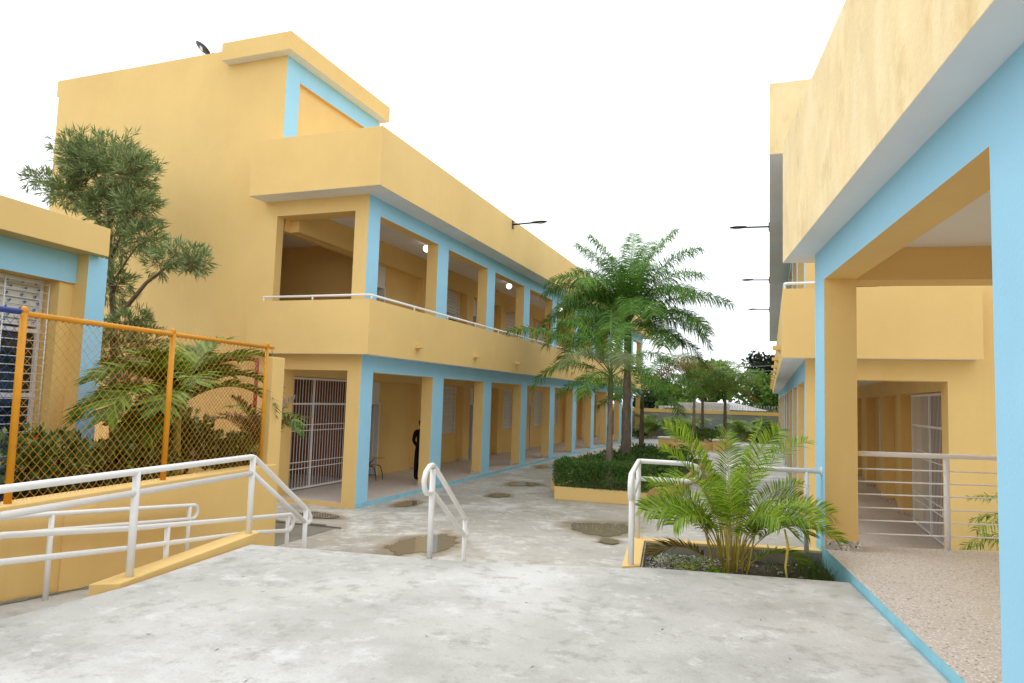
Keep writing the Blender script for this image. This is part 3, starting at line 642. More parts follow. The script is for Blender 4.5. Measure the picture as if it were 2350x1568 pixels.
def tube_mesh(r, h, m): return MB().tube([(0, 0, 0), (0, 0, h)], r, 10).mesh('post', mats(m))
def chain(mb, u0, u1, z0, z1, p0, du, sp=.088, r=.0023):
    # diamond mesh in the vertical plane p0 + du*u ; wires are bent a little out of plane at each crossing
    H = z1-z0; 
    for s_ in (1, -1):
        u = u0-H if s_ > 0 else u0
        while u < (u1 if s_ > 0 else u1+H):
            ua, za, ub, zb = u, z0, u+s_*H, z1
            # clip
            def clip(ua, za, ub, zb):
                if ua > ub: ua, za, ub, zb = ub, zb, ua, za
                if ub <= u0 or ua >= u1: return None
                if ua < u0: za += (zb-za)*(u0-ua)/(ub-ua); ua = u0
                if ub > u1: zb = za+(zb-za)*(u1-ua)/(ub-ua); ub = u1
                return ua, za, ub, zb
            q = clip(ua, za, ub, zb)
            if q and q[2]-q[0] > .01:
                n = max(2, int((q[2]-q[0])/(sp/2))); pts = []
                for i in range(n+1):
                    t = i/n; uu = q[0]+(q[2]-q[0])*t; zz = q[1]+(q[3]-q[1])*t
                    off = .004*(1 if i % 2 else -1)*s_
                    pts.append(p0+du*uu+V(off, 0, zz))
                mb.tube(pts, r, 3, cap=False)
            u += sp
    return mb
T = Thing('chain_link_fence', 'orange chain link fence on top of the yellow retaining wall', 'fence', (-5.3, 6.5, -1.0), 'R')
T.part('wire_mesh', chain(MB(), 4.74, 8.40, -.99, .55, V(-5.3, 0, 0), V(0, 1, 0)), 'orange', kind='stuff')
for b_ in (4.74, 6.54, 8.36):
    T.part('post', MB().tube([V(-5.3, b_, -1.0), V(-5.3, b_, .58)], .029 if b_ < 8 else .024, 12), 'orange')
    T.part('post_cap', MB().sphere((-5.3, b_, .60), .03, 10, sq=(1, 1, 1.3)), 'orange')
tr = T.part('top_rail', MB().tube([V(-5.3, 4.74, .572), V(-5.3, 8.50, .572)], .024, 12), 'orange')
m_ = MB()
b_ = 4.85
while b_ < 8.4:
    m_.tube([V(-5.3, b_, .538), V(-5.272, b_+.008, .572), V(-5.3, b_+.016, .604), V(-5.328, b_+.01, .572), V(-5.3, b_, .538)], .004, 4); b_ += .068
T.part('tie_wires', m_, 'orange', kind='stuff')
T.part('tie_rod', MB().tube([V(-5.3, 8.47, .56), V(-5.33, 8.56, .45)], .005, 5), 'wire')
T = Thing('chain_link_fence', 'dark blue chain link fence section at the left edge', 'fence', (-5.3, 3.0, -1.0), 'R')
T.part('wire_mesh', chain(MB(), 2.4, 4.70, -.99, .55, V(-5.3, 0, 0), V(0, 1, 0)), 'bluefence', kind='stuff')
T.part('top_rail', MB().tube([V(-5.3, 2.0, .585), V(-5.3, 4.70, .585)], .024, 12), 'bluefence')
T.part('post', MB().tube([V(-5.3, 2.9, -1.0), V(-5.3, 2.9, .58)], .034, 12), 'bluefence')
T = Thing('chain_link_fence', 'dark red framed fence at the back of the garden behind the palm', 'fence', (-9.2, 10.8, -1.2))
d_ = V(-4.66, .49, 0).normalized(); p_ = V(-9.2, 10.79, 0)
T.part('wire_mesh', chain(MB(), .03, 4.9, -1.2, .55, p_, d_, .09, .003), 'red', kind='stuff')
T.part('top_rail', MB().tube([p_+V(0, 0, .572), p_+d_*4.9+V(0, 0, .572)], .03, 10), 'red')
for u in (0, 2.6, 4.9): T.part('post', MB().tube([p_+d_*u+V(0, 0, -1.25), p_+d_*u+V(0, 0, .58)], .036, 10), 'red')

# ================================================================ LEFT ANNEX (plaza frame)
T = Thing('annex', 'low yellow and blue building at the left edge behind the mesh fence', 'building', (-7.93, 8.0, -1.2), 'R')
YB = ['yellow', 'blue', 'soffit']
T.part('roof_fascia', MB().box(-14.5, -7.765, -4.5, 8.175, 1.80, 2.20, bottom=0), YB, bevel=.005)
T.part('column', MB().box(-8.50, -7.928, 8.005, 8.34, -1.25, 1.799, right=1), YB)
T.part('beam', MB().box(-8.62, -8.11, -4.5, 8.004, 1.39, 1.799, right=1, bottom=0), YB)
T.part('pier', MB().box(-8.75, -8.15, 7.78, 8.004, -1.25, 1.39), YB)
T.part('wall', MB().box(-14.5, -8.5, 8.005, 8.30, -1.25, 1.799), YB)
wf = MB(); wa = -8.42
WB1 = 7.775
for zz in (-.98, -.20, .66, 1.33): wf.box(wa-.03, wa+.03, 5.0, WB1, zz, zz+.055)
for bb in (WB1-.06, 7.05, 6.3, 5.6, 5.0): wf.box(wa-.031, wa+.031, bb, bb+.05, -1.0, 1.405)
W_ = T.part('window', wf, 'white_door')
T.part('pane', MB().box(wa-.02, wa-.01, 5.0, WB1, -.95, .68), 'glass', parent=W_)
sl = MB().box(-.006, .006, 0, .60, -.055, .055).mesh('louvre', mats('sticker'))
for bb in (7.13, 6.38, 5.66):
    for i in range(7):
        o = T.piece('louvre', sl, (wa, bb, .80+.09*i), W_); o.rotation_euler.y = -.35
mk = MB()
for bb in (7.12, 6.38):
    for i in range(7):
        for q in (.08, .30, .50):
            b0 = bb+q+.05*(i % 2); mk.box(wa+.026, wa+.028, b0, b0+.018, .79+.09*i, .80+.09*i); mk.box(wa+.026, wa+.028, b0+.024, b0+.050, .785+.09*i, .81+.09*i); mk.box(wa+.026, wa+.028, b0+.006, b0+.04, .772+.09*i, .780+.09*i)
T.part('sticker_print', mk, 'bluemark', parent=W_, kind='stuff')
bar = MB().tube([(0, 5.0, 0), (0, WB1-.03, 0)], .0075, 6).mesh('window_bar', mats('white'))
for i in range(22):
    o = T.piece('window_bar', bar, (wa+.14, 0, -.98+i*.1095), W_)
for bb in (WB1-.03, 7.1, 6.35, 5.6):
    T.part('window_bar', MB().tube([(wa+.145, bb, -1.0), (wa+.145, bb, 1.34)], .009, 6), 'white', parent=W_)
T.part('inner_wall', MB().box(-14.5, -8.78, -4.5, 5.0, -1.25, 1.799), YB)
T.part('sill_wall', MB().box(-8.78, -8.3, 5.0, 7.78, -1.25, -.985), YB)
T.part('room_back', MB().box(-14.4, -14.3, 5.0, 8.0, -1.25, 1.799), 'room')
T.part('inner_wall', MB().box(-8.9, -8.76, 7.78, 8.0, -1.25, 1.38), YB)
T.part('lintel', MB().box(-8.9, -8.625, -4.5, 8.0, 1.39, 1.799), YB)

# ================================================================ FOLIAGE GENERATORS
def frond(mb, base, az, elev, L, droop, ll, lw, n, q, pet=.18, lf_droop=.5, spread=.35, fold=.25, rr=.014, mi_r=0, mi_l=1, twist=0.0):
    base = Vector(base); h = Vector((cos(az), sin(az), 0)); z = Vector((0, 0, 1)); sd_ = h.cross(z); fwk = 1.0 if lf_droop < .6 else .55
    N_ = 14; pts = [base.copy()]; ang = elev; tans = []
    wob = q.uniform(-.12, .12)
    for i in range(N_):
        t = (i+.5)/N_; ang = elev - droop*(t**1.5)
        d = (h*cos(ang) + z*sin(ang) + sd_*wob*t).normalized(); tans.append(d); pts.append(pts[-1]+d*L/N_)
    mb.tube(pts, [rr*(1-.85*i/N_) for i in range(N_+1)], 4, mi_r, cap=False)
    for i in range(n):
        t = pet+(1-pet)*(i+.5)/n; f = t*N_; k = min(N_-1, int(f)); p = pts[k].lerp(pts[k+1], f-k); tg = tans[k]
        nrm = tg.cross(sd_).normalized(); 
        if nrm.z < 0: nrm = -nrm
        s2 = tg.cross(nrm).normalized()
        if twist: ct, st_ = cos(twist*t), sin(twist*t); s2, nrm = s2*ct+nrm*st_, nrm*ct-s2*st_
        u_ = (t-pet)/(1-pet); prof = (sin(pi*min(1, .12+.80*u_)))**.55
        for s in (-1, 1):
            l = ll*prof*q.uniform(.85, 1.1); 
            fo = fold + q.uniform(-spread, spread)
            fwd = (.35+.55*u_)*fwk+q.uniform(-.08, .08)
            d = (s2*s*cos(fo) + nrm*sin(fo) + tg*fwd + rdir(q)*.10).normalized()
            g = Vector((0, 0, -1))*lf_droop*q.uniform(.7, 1.2)
            m1 = p + d*l*.45 + g*l*.10; tip = p + d*l*.88 + g*l*.48
            wv = (tg - d*tg.dot(d)).normalized()*lw*.5
            mb.add([p-wv*.5, p+wv*.5, m1+wv, m1-wv, tip], [(0, 1, 2, 3), (3, 2, 4)], mi_l)
    return pts[-1]

def palm(name, label, cat, base, h, tr, fr, q, lean=(0, 0), shaft=.6, fmat='frond', fl=2.6, group=None, trunk_mat='bark', ll=.55, lw=.03, n=60, spear=False, lfd=.9, specials=None, frame='W', rr=.018, shaft_r=1.15):
    T = Thing(name, label, cat, base, frame, group)
    B = Vector(base); top = B+Vector((lean[0], lean[1], h))
    pts = []; rs = []
    for i in range(22):
        t = i/21; p = B.lerp(top, t)+Vector((lean[0]*.3*sin(pi*t), 0, 0)); pts.append(p); rs.append(tr*(1.25-.55*t+ (.25*math.exp(-t*14)))*(1+.05*((i*7) % 3-1)))
    T.part('trunk', MB().tube(pts, rs, 12), trunk_mat)
    if shaft > 0:
        T.part('crownshaft', MB().tube([top-Vector((0, 0, .05)), top+Vector((0, 0, shaft*.4)), top+Vector((0, 0, shaft))], [tr*.8*shaft_r, tr*.75*shaft_r, tr*.35], 10), 'shaft')
    c = top+Vector((0, 0, shaft*.55))
    for i, f in enumerate(fr):
        az, el, L, dr = f[:4]; fm = f[4] if len(f) > 4 else fmat
        mb = MB(); frond(mb, c+Vector((cos(az), sin(az), 0))*tr*.4+Vector((0, 0, shaft*.25*sin(el))), az, el, L, dr, ll*(.8+.2*L/fl), lw, int(n*L/fl), q, rr=rr, lf_droop=lfd, spread=.45 if lfd > .6 else .12)
        T.part('frond', mb, ['shaft', fm])
    if spear:
        T.part('spear_leaf', MB().tube([c, c+Vector((-.02, 0, 1.0)), c+Vector((-.03, 0, 1.9))], [.03, .025, .004], 6), 'frond_pale')
    return T

def leaf(mb, p, d, n_, l, w_, mi=0):
    s = d.cross(n_)
    if s.length < 1e-4: s = d.orthogonal()
    s = s.normalized()*w_*.5
    mb.add([p, p+d*l*.45+s, p+d*l, p+d*l*.45-s], [(0, 1, 2, 3)], mi)
def rdir(q):
    while True:
        v = Vector((q.uniform(-1, 1), q.uniform(-1, 1), q.uniform(-1, 1)))
        if .05 < v.length < 1: return v.normalized()
def shoots(mb, c, rad, ns, nl, ll, lw, q, upb=.3, shell=.55, mi=0, twig=None):
    c = Vector(c)
    for i in range(ns):
        v = rdir(q); k = shell+(1-shell)*q.random()**.6 if q.random() < .75 else q.random()
        lump = .82+.3*noise.noise(c*1.3+v*2.1)
        p = c+Vector((v.x*rad[0], v.y*rad[1], v.z*rad[2]))*k*lump
        d0 = (v*.8+Vector((0, 0, upb))+rdir(q)*.45).normalized()
        for j in range(nl):
            d = (d0*1.0+rdir(q)*.75).normalized()
            leaf(mb, p+d0*ll*.5*j/nl, d, rdir(q), ll*q.uniform(.6, 1.15), lw*q.uniform(.8, 1.2), mi)
        if twig is not None: twig.tube([p-d0*ll*.9, p+d0*ll*.2], [.004, .002], 3, cap=False)
q = random.Random(11)

# ---------------------------------------------------------------- courtyard planters
def ybox(T, pts, z0, z1, m='yellow', name='planter_wall'):
    mb = MB(); mb.prism(pts, z0, z1); return T.part(name, mb, m, bevel=.01)
T = Thing('courtyard_planter', 'yellow courtyard planter with a clipped hedge in front', 'planter', (-4, 18, G))
p1 = [(-5.25, 17.63), (-2.87, 17.72), (-2.83, 18.96), (-2.38, 19.08), (-2.3, 29.8), (-5.8, 29.8), (-5.78, 19.1), (-5.25, 18.98)]
ybox(T, p1, G, -2.27)
mb = MB(); mb.prism([(-5.13, 17.75), (-3.0, 17.83), (-2.95, 19.1), (-2.5, 19.2), (-2.42, 29.6), (-5.68, 29.6), (-5.66, 19.2), (-5.13, 19.1)], -2.27, -2.266); T.part('soil', mb, 'soil')
mb = MB()
def hedge(mb, x0, x1, y0, y1, z0, z1, n, q, l=.05, w_=.026, core=True, mi=0, taper=.0):
    for i in range(n):
        f = q.random(); 
        a = q.random()
        ax = (x1-x0)*(z1-z0); ay = (y1-y0)*(z1-z0); at = (x1-x0)*(y1-y0); r_ = q.random()*(2*ax+2*ay+at)
        u, v_ = q.random(), q.random()
        if r_ < ax: p = Vector((x0+u*(x1-x0), y0, z0+v_*(z1-z0))); nn = Vector((0, -1, 0))
        elif r_ < 2*ax: p = Vector((x0+u*(x1-x0), y1, z0+v_*(z1-z0))); nn = Vector((0, 1, 0))
        elif r_ < 2*ax+ay: p = Vector((x0, y0+u*(y1-y0), z0+v_*(z1-z0))); nn = Vector((-1, 0, 0))
        elif r_ < 2*ax+2*ay: p = Vector((x1, y0+u*(y1-y0), z0+v_*(z1-z0))); nn = Vector((1, 0, 0))
        else: p = Vector((x0+u*(x1-x0), y0+v_*(y1-y0), z1)); nn = Vector((0, 0, 1))
        b_ = .05*noise.noise(p*2.3)+.035*noise.noise(p*7)+q.uniform(-.07, .03)
        p = p+nn*b_; d = (nn*.7+rdir(q)*.9+Vector((0, 0, .25))).normalized()
        leaf(mb, p, d, rdir(q), l*q.uniform(.6, 1.3), w_*q.uniform(.7, 1.3), mi)
hedge(mb, -5.28, -2.92, 17.68, 18.9, -2.27, -1.63, 21000, q)
single('clipped_hedge', mb, 'hedge', 'boxy clipped green hedge at the front end of the courtyard planter', 'hedge')
core = MB(); core.box(-5.17, -3.05, 17.8, 18.8, -2.26, -1.80); 
o = bpy.data.objects['clipped_hedge']
mb = MB()
for i in range(260):
    x, y = q.uniform(-5.5, -2.7), q.uniform(19.2, 29.2); r_ = q.uniform(.28, .5)
    if abs(x+4) < .2 and y < 20: continue
    shoots(mb, (x, y, -2.08+.12*q.random()), (r_, r_, .30), 26 if y < 23 else 13, 5, .11, .05, q, .7)
single('ground_cover_shrubs', mb, 'hedge', 'low leafy ground cover filling the courtyard planter under the palms', 'shrubs', kind='stuff')
# rose-like plant with pink flower
T = Thing('flowering_plant', 'small dark leaved plant with a pink flower behind the clipped hedge', 'plant', (-4.75, 19.2, -2.2))
mb = MB(); shoots(mb, (-4.8, 19.2, -1.72), (.22, .2, .2), 26, 5, .09, .05, q, .5); T.part('leaves', mb, 'shrub')
mb = MB(); [leaf(mb, V(-4.32, 19.2, -1.66), rdir(q), rdir(q), .06, .05) for _ in range(14)]; T.part('flower', mb, 'pink')

# main palms. az: 0 = +x (right), pi = left, -pi/2 = toward the camera
def fr(*a): return [(radians(x[0]), radians(x[1]), x[2], radians(x[3])) + tuple(x[4:]) for x in a]
palm('queen_palm', 'tallest courtyard palm with thick peeling trunk and huge feathery crown', 'palm tree', (-4.6, 23.9, -2.3), 3.8, .15,
     fr((95, 82, 3.2, 62), (20, 82, 3.7, 44), (175, 76, 3.6, 52), (100, 86, 3.7, 40), (-60, 40, 3.0, 100), (240, 35, 3.0, 100), (140, 30, 3.0, 95), (10, 25, 3.2, 100), (-20, 62, 3.4, 88), (200, 62, 3.5, 95), (150, 56, 3.4, 100), (40, 58, 3.2, 80), (-60, 66, 3.2, 85), (250, 60, 3.2, 100), (0, 40, 3.7, 72), (-25, 28, 3.4, 88), (180, 38, 3.4, 100), (215, 22, 3.3, 92), (-50, 15, 2.8, 80), (60, 20, 3.0, 70), (120, 15, 2.8, 80), (270, 30, 2.8, 100), (165, 8, 3.0, 80), (10, 6, 3.0, 78), (-100, 75, 2.6, 60), (160, 70, 3.4, 75), (-35, 50, 3.3, 95), (220, 48, 3.2, 110), (-80, 45, 2.8, 110), (-130, 55, 3.0, 105), (30, 35, 3.2, 85), (190, 55, 3.5, 90), (-5, 72, 3.6, 66), (190, 84, 3.4, 46), (60, 86, 3.3, 42)),
     q, shaft=1.6, fl=3.3, ll=.86, lw=.026, n=165, group='queen palms in the courtyard planter', lfd=1.15)
palm('queen_palm', 'front courtyard palm rising from the clipped hedge, its long fronds arching left', 'palm tree', (-3.95, 18.25, -2.27), 2.35, .085,
     fr((180, 46, 3.3, 62), (192, 30, 2.4, 105), (150, 62, 2.3, 80), (30, 50, 2.0, 100), (-20, 28, 1.7, 100), (230, 55, 1.9, 130, 'frond_pale'), (-70, 62, 1.5, 140, 'frond_pale'), (80, 70, 2.2, 60), (-110, 20, 1.6, 110), (200, 5, 1.5, 60), (-45, 60, 1.3, 120, 'frond_pale'), (205, 78, 2.2, 90)),
     q, shaft=.85, fl=2.4, ll=.56, lw=.021, n=125, spear=True, group='queen palms in the courtyard planter', lfd=1.05, rr=.016)
palm('queen_palm', 'slender dark trunked courtyard palm with orange brown fronds arching right', 'palm tree', (-4.93, 28.9, -2.3), 2.05, .10,
     fr((0, 52, 3.2, 72, 'frond_old'), (-12, 40, 2.9, 95, 'frond'), (20, 62, 3.0, 70, 'frond_old'), (170, 50, 2.4, 100), (200, 40, 2.2, 90), (60, 70, 2.6, 70), (-60, 40, 2.2, 90), (110, 70, 2.5, 60), (250, 30, 2.0, 90), (-30, 15, 2.2, 80), (210, 10, 2.0, 60)),
     q, shaft=.7, fl=2.8, ll=.72, lw=.029, n=125, group='queen palms in the courtyard planter', lfd=.95)

# far planter with benches and palms
T = Thing('courtyard_planter', 'far courtyard planter with low yellow walls and leafy shrubs', 'planter', (-4, 41, G))
ybox(T, [(-5.0, 39.4), (-2.95, 40.9), (-2.4, 45.5), (-3.2, 48.5), (-5.6, 48.5), (-5.9, 41.5)], G, -2.25)
mb = MB()
for i in range(40):
    shoots(mb, (q.uniform(-5.2, -2.9), q.uniform(41, 48), -2.05+.3*q.random()), (.5, .5, .28), 26, 5, .16, .075, q, .6)
single('planter_shrubs', mb, 'hedge', 'leafy shrubs filling the far courtyard planter', 'shrubs', kind='stuff')
for (x0, x1, y0, y1, z, lab) in ((-5.85, -4.95, 39.9, 40.6, -2.03, 'left yellow bench block with white top at the far planter'), (-2.95, -2.3, 40.6, 41.6, -2.08, 'front right yellow bench block with white top at the far planter'), (-2.75, -2.1, 43.4, 44.6, -1.98, 'rear right yellow bench block with white top at the far planter')):
    T = Thing('bench', lab, 'bench', ((x0+x1)/2, (y0+y1)/2, G), group='bench blocks round the far planter')
    T.part('base', MB().box(x0, x1, y0, y1, G, z), 'yellow'); T.part('seat', MB().box(x0-.06, x1+.06, y0-.06, y1+.06, z, z+.09), 'stone_seat', bevel=.02)
for (x, y, h, lab, q_, fm) in ((-4.05, 41.2, 2.6, 'left of the two close far palms behind the benches', 1, 'frond_far'), (-3.75, 43.2, 2.9, 'right of the two close far palms behind the benches', 2, 'frond_far'), (-2.5, 44.0, 2.6, 'far palm with ringed trunk and a few brown hanging fronds', 3, 'frond_far')):
    F = [(2*pi*i/11+.3*q_, radians(q.uniform(20, 80)), q.uniform(2.2, 3.2), radians(q.uniform(70, 110))) for i in range(16)]
    if q_ == 3: F += [(radians(200), radians(5), 1.6, radians(60), 'frond_burnt'), (radians(-20), radians(8), 2.0, radians(60), 'frond_burnt')]
    palm('queen_palm', lab, 'palm tree', (x, y, -2.3), h, .09 if q_ < 3 else .11, F, q, shaft=.8, fl=3.0, ll=.72, lw=.034, n=70, fmat=fm, group='palms at the far planter', lfd=.9)

# ---------------------------------------------------------------- far wall, bushes and beyond
T = Thing('perimeter_wall', 'grey block perimeter wall with yellow coping at the end of the courtyard', 'wall', (-3, 54, G))
wl0, wl1 = V(-16, 52.3, 0), V(14, 56.0, 0); wd = (wl1-wl0).normalized(); wn = V(wd.y, -wd.x, 0)
def wallbox(u0, u1, t, z0, z1, off=0):
    a = wl0+wd*u0+wn*off; b = wl0+wd*u1+wn*off; c = b-wn*t; d = a-wn*t
    return MB().prism([(a.x, a.y), (b.x, b.y), (c.x, c.y), (d.x, d.y)], z0, z1)
T.part('wall_body', wallbox(0, 30.2, .15, G, -.76), 'greywall')
T.part('coping', wallbox(0, 30.2, .23, -.76, -.50, .04), 'yellow')
bk = wallbox(0, .40, .01, 0, .19, .006)
m_ = MB()
for r_ in range(9):   # block courses in slight relief
    for k in range(40):
        u = 5.5+k*.42+(.21 if r_ % 2 else 0)
        mb = wallbox(u, u+.405, .006, G+.01+.2*r_, G+.195+.2*r_, .004+.002*q.random()); m_.add(mb.v, mb.f)
T.part('block_courses', m_, 'greywall', kind='stuff')
T = Thing('razor_wire', 'coiled razor wire on top of the grey perimeter wall', 'razor wire', (-3, 54, -.5))
pts = []
for i in range(1500):
    u = 9+i*.0125; p = wl0+wd*u; a = i*.42; pts.append(p+wn*(.18*cos(a)-.1)+V(0, 0, -.26+.20*sin(a)))
T.part('coil', MB().tube(pts, .014, 3, cap=False), 'wire')
m_ = MB()
for k in range(24): p = wl0+wd*(8+k*.9); m_.tube([p+V(0, 0, -.5)-wn*.1, p+V(0, 0, .05)-wn*.1], .012, 4)
T.part('wire_posts', m_, 'wire')

def areca_far(x, y, s, lab, n=15, m='frond_far'):
    T = Thing('areca_palm', lab, 'palm', (x, y, G), group='bushy palms along the far wall')
    for i in range(n):
        a = 2*pi*i/n+q.random()*.4; mb = MB(); frond(mb, (x+.15*cos(a), y+.15*sin(a), G), a, radians(q.uniform(55, 86)), s*q.uniform(.8, 1.15), radians(q.uniform(75, 115)), .55*s/2, .055, 44, q, pet=.22, lf_droop=.5, fold=.35, spread=.12, rr=.02)
        T.part('frond', mb, ['cane', m])
areca_far(-8.1, 50.8, 2.5, 'bushy green palm by the far wall at the end of the left wing', 18)
areca_far(-5.6, 51.6, 2.4, 'bushy palm by the far wall behind the planter palms', 15)
areca_far(-1.55, 52.2, 2.6, 'bushy palm by the far wall left of the mushroom shaped bush', 18)
areca_far(.6, 53.2, 2.3, 'palm by the far wall half hidden by the right wing', 12)
T = Thing('topiary_bush', 'small mushroom shaped clipped bush near the far wall', 'bush', (-.07, 51, G))
T.part('stem', MB().tube([(-.07, 51, G), (-.07, 51, -1.85)], .035, 7), 'limb')
mb = MB()
for i in range(900):
    v = rdir(q); p = V(-.07+v.x*.62, 51+v.y*.6, -1.70+abs(v.z)*.2 - .04); leaf(mb, p, (v+V(0, 0, .4)).normalized(), rdir(q), .12, .07)
T.part('foliage', mb, 'hedge')
mb = MB()
for i in range(10): shoots(mb, (q.uniform(-9, -8.4), q.uniform(49.5, 51.5), -2.3), (.45, .5, .35), 12, 5, .2, .1, q, .5)
single('dark_shrubs', mb, 'shrub', 'dark shrubs at the end of the left wing by the far wall', 'shrubs', kind='stuff')

# house beyond the wall
T = Thing('house', 'low house with rusty zinc roof and block walls beyond the far wall', 'house', (-4, 70, G))
T.part('wall', MB().box(-10, -1.5, 68, 76, G, -.35), 'block')
T.part('roof', MB().add([(-9.5, 67, -.48), (-.2, 67, -.52), (-.2, 77, -.52), (-9.5, 77, -.48), (-7.0, 70, .08), (-3.3, 70, .20)], [(0, 1, 5, 4), (1, 2, 5), (2, 3, 4, 5), (3, 0, 4)]), 'zinc')
T.part('parapet', MB().box(-8.0, -3.4, 66.6, 66.9, G, .05), 'block')
for (lab, z0, z1) in (('upper of the power cables beyond the far wall', 4.2, 4.9), ('lower of the power cables beyond the far wall', 3.7, 4.35)):
    pts = [V(-16+26*i/20, 78, z0+(z1-z0)*i/20-.5*sin(pi*i/20)) for i in range(21)]
    single('power_cable', MB().tube(pts, .025, 4), 'wire', lab, 'cable', group='power cables beyond the wall')

def bgtree(lab, c, rad, n, m, trunk_h, ll=.35, lw=.2, name='broadleaf_tree', lumps=9, group='trees beyond the far wall'):
    T = Thing(name, lab, 'tree', (c[0], c[1], G), group=group)
    mb = MB(); tw = MB()
    for i in range(lumps):
        v = rdir(q); cc = Vector(c)+Vector((v.x*rad[0]*.6, v.y*rad[1]*.6, v.z*rad[2]*.62))
        r_ = q.uniform(.38, .58); shoots(mb, cc, (rad[0]*r_, rad[1]*r_, rad[2]*r_), n//lumps, 6, ll, lw, q, .2)
        tw.tube([(c[0], c[1], G+trunk_h*.6), ((c[0]+cc.x)/2+q.uniform(-.3, .3), (c[1]+cc.y)/2, (G+trunk_h+cc.z)/2), cc], [.16, .1, .03], 5)
    tw.tube([(c[0], c[1], G), (c[0], c[1], G+trunk_h)], [.25, .16], 7)
    T.part('trunk', tw, 'limb'); T.part('crown', mb, m)
bgtree('broad bright green tree beyond the far wall beside the right wing', (-.4, 80, 1.2), (3.7, 3, 2.8), 5200, 'treeleaf', 3.0, .30, .17, lumps=16)
bgtree('dark green tree beyond the wall hugging the right wing edge', (3.6, 84, 1.0), (3.2, 3, 3.2), 1500, 'treeleaf', 3.0)
bgtree('dark open branched tree standing against the sky behind the bright tree', (-1.4, 92, 4.7), (2.2, 2, 1.9), 520, 'darkleaf', 5.5, .34, .2, lumps=12)
bgtree('second dark tree against the sky touching the right wing', (.9, 92, 4.6), (1.4, 1.5, 1.7), 330, 'darkleaf', 5.5, .34, .2, lumps=8)
bgtree('pale green tree beyond the wall behind the far palms', (-6.0, 82, 2.0), (3.2, 2.5, 3.0), 2600, 'treeleaf', 3.2)
bgtree('dark tree beyond the wall between the palms and the left wing', (-12.5, 84, .6), (4.0, 3, 2.3), 1500, 'darkleaf', 3.0)
bgtree('green tree beyond the wall right behind the slender palm', (-9.5, 76, .4), (2.6, 2, 2.0), 1100, 'treeleaf', 2.6)

# ---------------------------------------------------------------- near areca palm
T = Thing('areca_palm', 'bright green clumping palm growing from the soil planter in the foreground', 'palm', LW(.62, 7.62, -1.85))
T.base = Vector(LW(.62, 7.62, -1.85))
qa = random.Random(5)
cx_, cy_ = .62, 7.62
for i in range(17):
    a = 2*pi*i/17+qa.random()*.4; r_ = qa.uniform(.02, .15); l_ = qa.uniform(.5, .85); tl = qa.uniform(.05, .25)
    b0 = LW(cx_+r_*cos(a), cy_+r_*sin(a), -1.86); b1 = b0+LW(cos(a)*tl*l_, sin(a)*tl*l_, l_)
    T.part('cane', MB().tube([b0, (b0+b1)/2+V(.01, 0, 0), b1], [.013, .009, .003], 7), 'cane')
specs = [ # az(deg, local), elev, L, droop, mat, basez
 (180, 74, 1.50, 82, 0, .25), (172, 66, 1.45, 95, 0, .2), (192, 66, 1.35, 95, 0, .25), (160, 80, 1.40, 60, 0, .25), (130, 80, 1.35, 55, 0, .3), (90, 86, 1.40, 40, 0, .3),
 (60, 80, 1.38, 55, 0, .3), (25, 76, 1.50, 80, 0, .25), (5, 68, 1.55, 95, 0, .2), (-12, 60, 1.50, 105, 0, .2), (35, 66, 1.45, 80, 0, .25), (-30, 70, 1.45, 100, 0, .2), (-60, 78, 1.25, 105, 0, .25),
 (-100, 84, 1.2, 85, 0, .3), (-140, 80, 1.3, 90, 0, .3), (110, 74, 1.30, 80, 0, .25), (150, 68, 1.35, 85, 0, .25), (-20, 72, 1.3, 95, 0, .3), (185, 72, 1.15, 120, 0, .3), (-8, 70, 1.15, 125, 0, .3), (210, 76, 1.1, 125, 0, .3), (-35, 74, 1.1, 125, 0, .3), (80, 78, 1.2, 100, 0, .25), (140, 84, 1.6, 60, 0, .3), (12, 84, 1.55, 70, 0, .3),
 (48, 82, 1.62, 42, 0, .25), (172, 84, 1.55, 55, 0, .3), (30, 86, 1.5, 50, 0, .3), (178, 44, 1.02, 92, 1, .12), (8, 44, .95, 95, 0, .14)]
for (az, el, L, dr, b, zz) in specs:
    az_w = radians(az)+PHI; p0 = LW(cx_+.09*cos(radians(az)), cy_+.09*sin(radians(az)), -1.86+zz)
    mb = MB(); frond(mb, p0, az_w, radians(el+4), L*(.97 if el > 79 else .78), radians(dr*1.02), .30, .0135, 54, qa, pet=.30, lf_droop=.42, fold=.40, spread=.14, rr=.008, twist=qa.choice((-1, 1))*qa.uniform(.2, 1.1))
    T.part('frond', mb, ['cane', 'frond_burnt' if b else 'frond_bright'], label='half burnt orange and black frond' if b else None)
mb = MB().tube([LW(1.10, 7.35, -1.20), LW(1.13, 7.33, -1.35), LW(1.10, 7.30, -1.55), LW(1.12, 7.27, -1.73)], [.012, .018, .015, .010], 4)
T.part('dry_leaf_sheath', mb, 'yarn', label='yellow dry leaf sheath hanging to the soil')
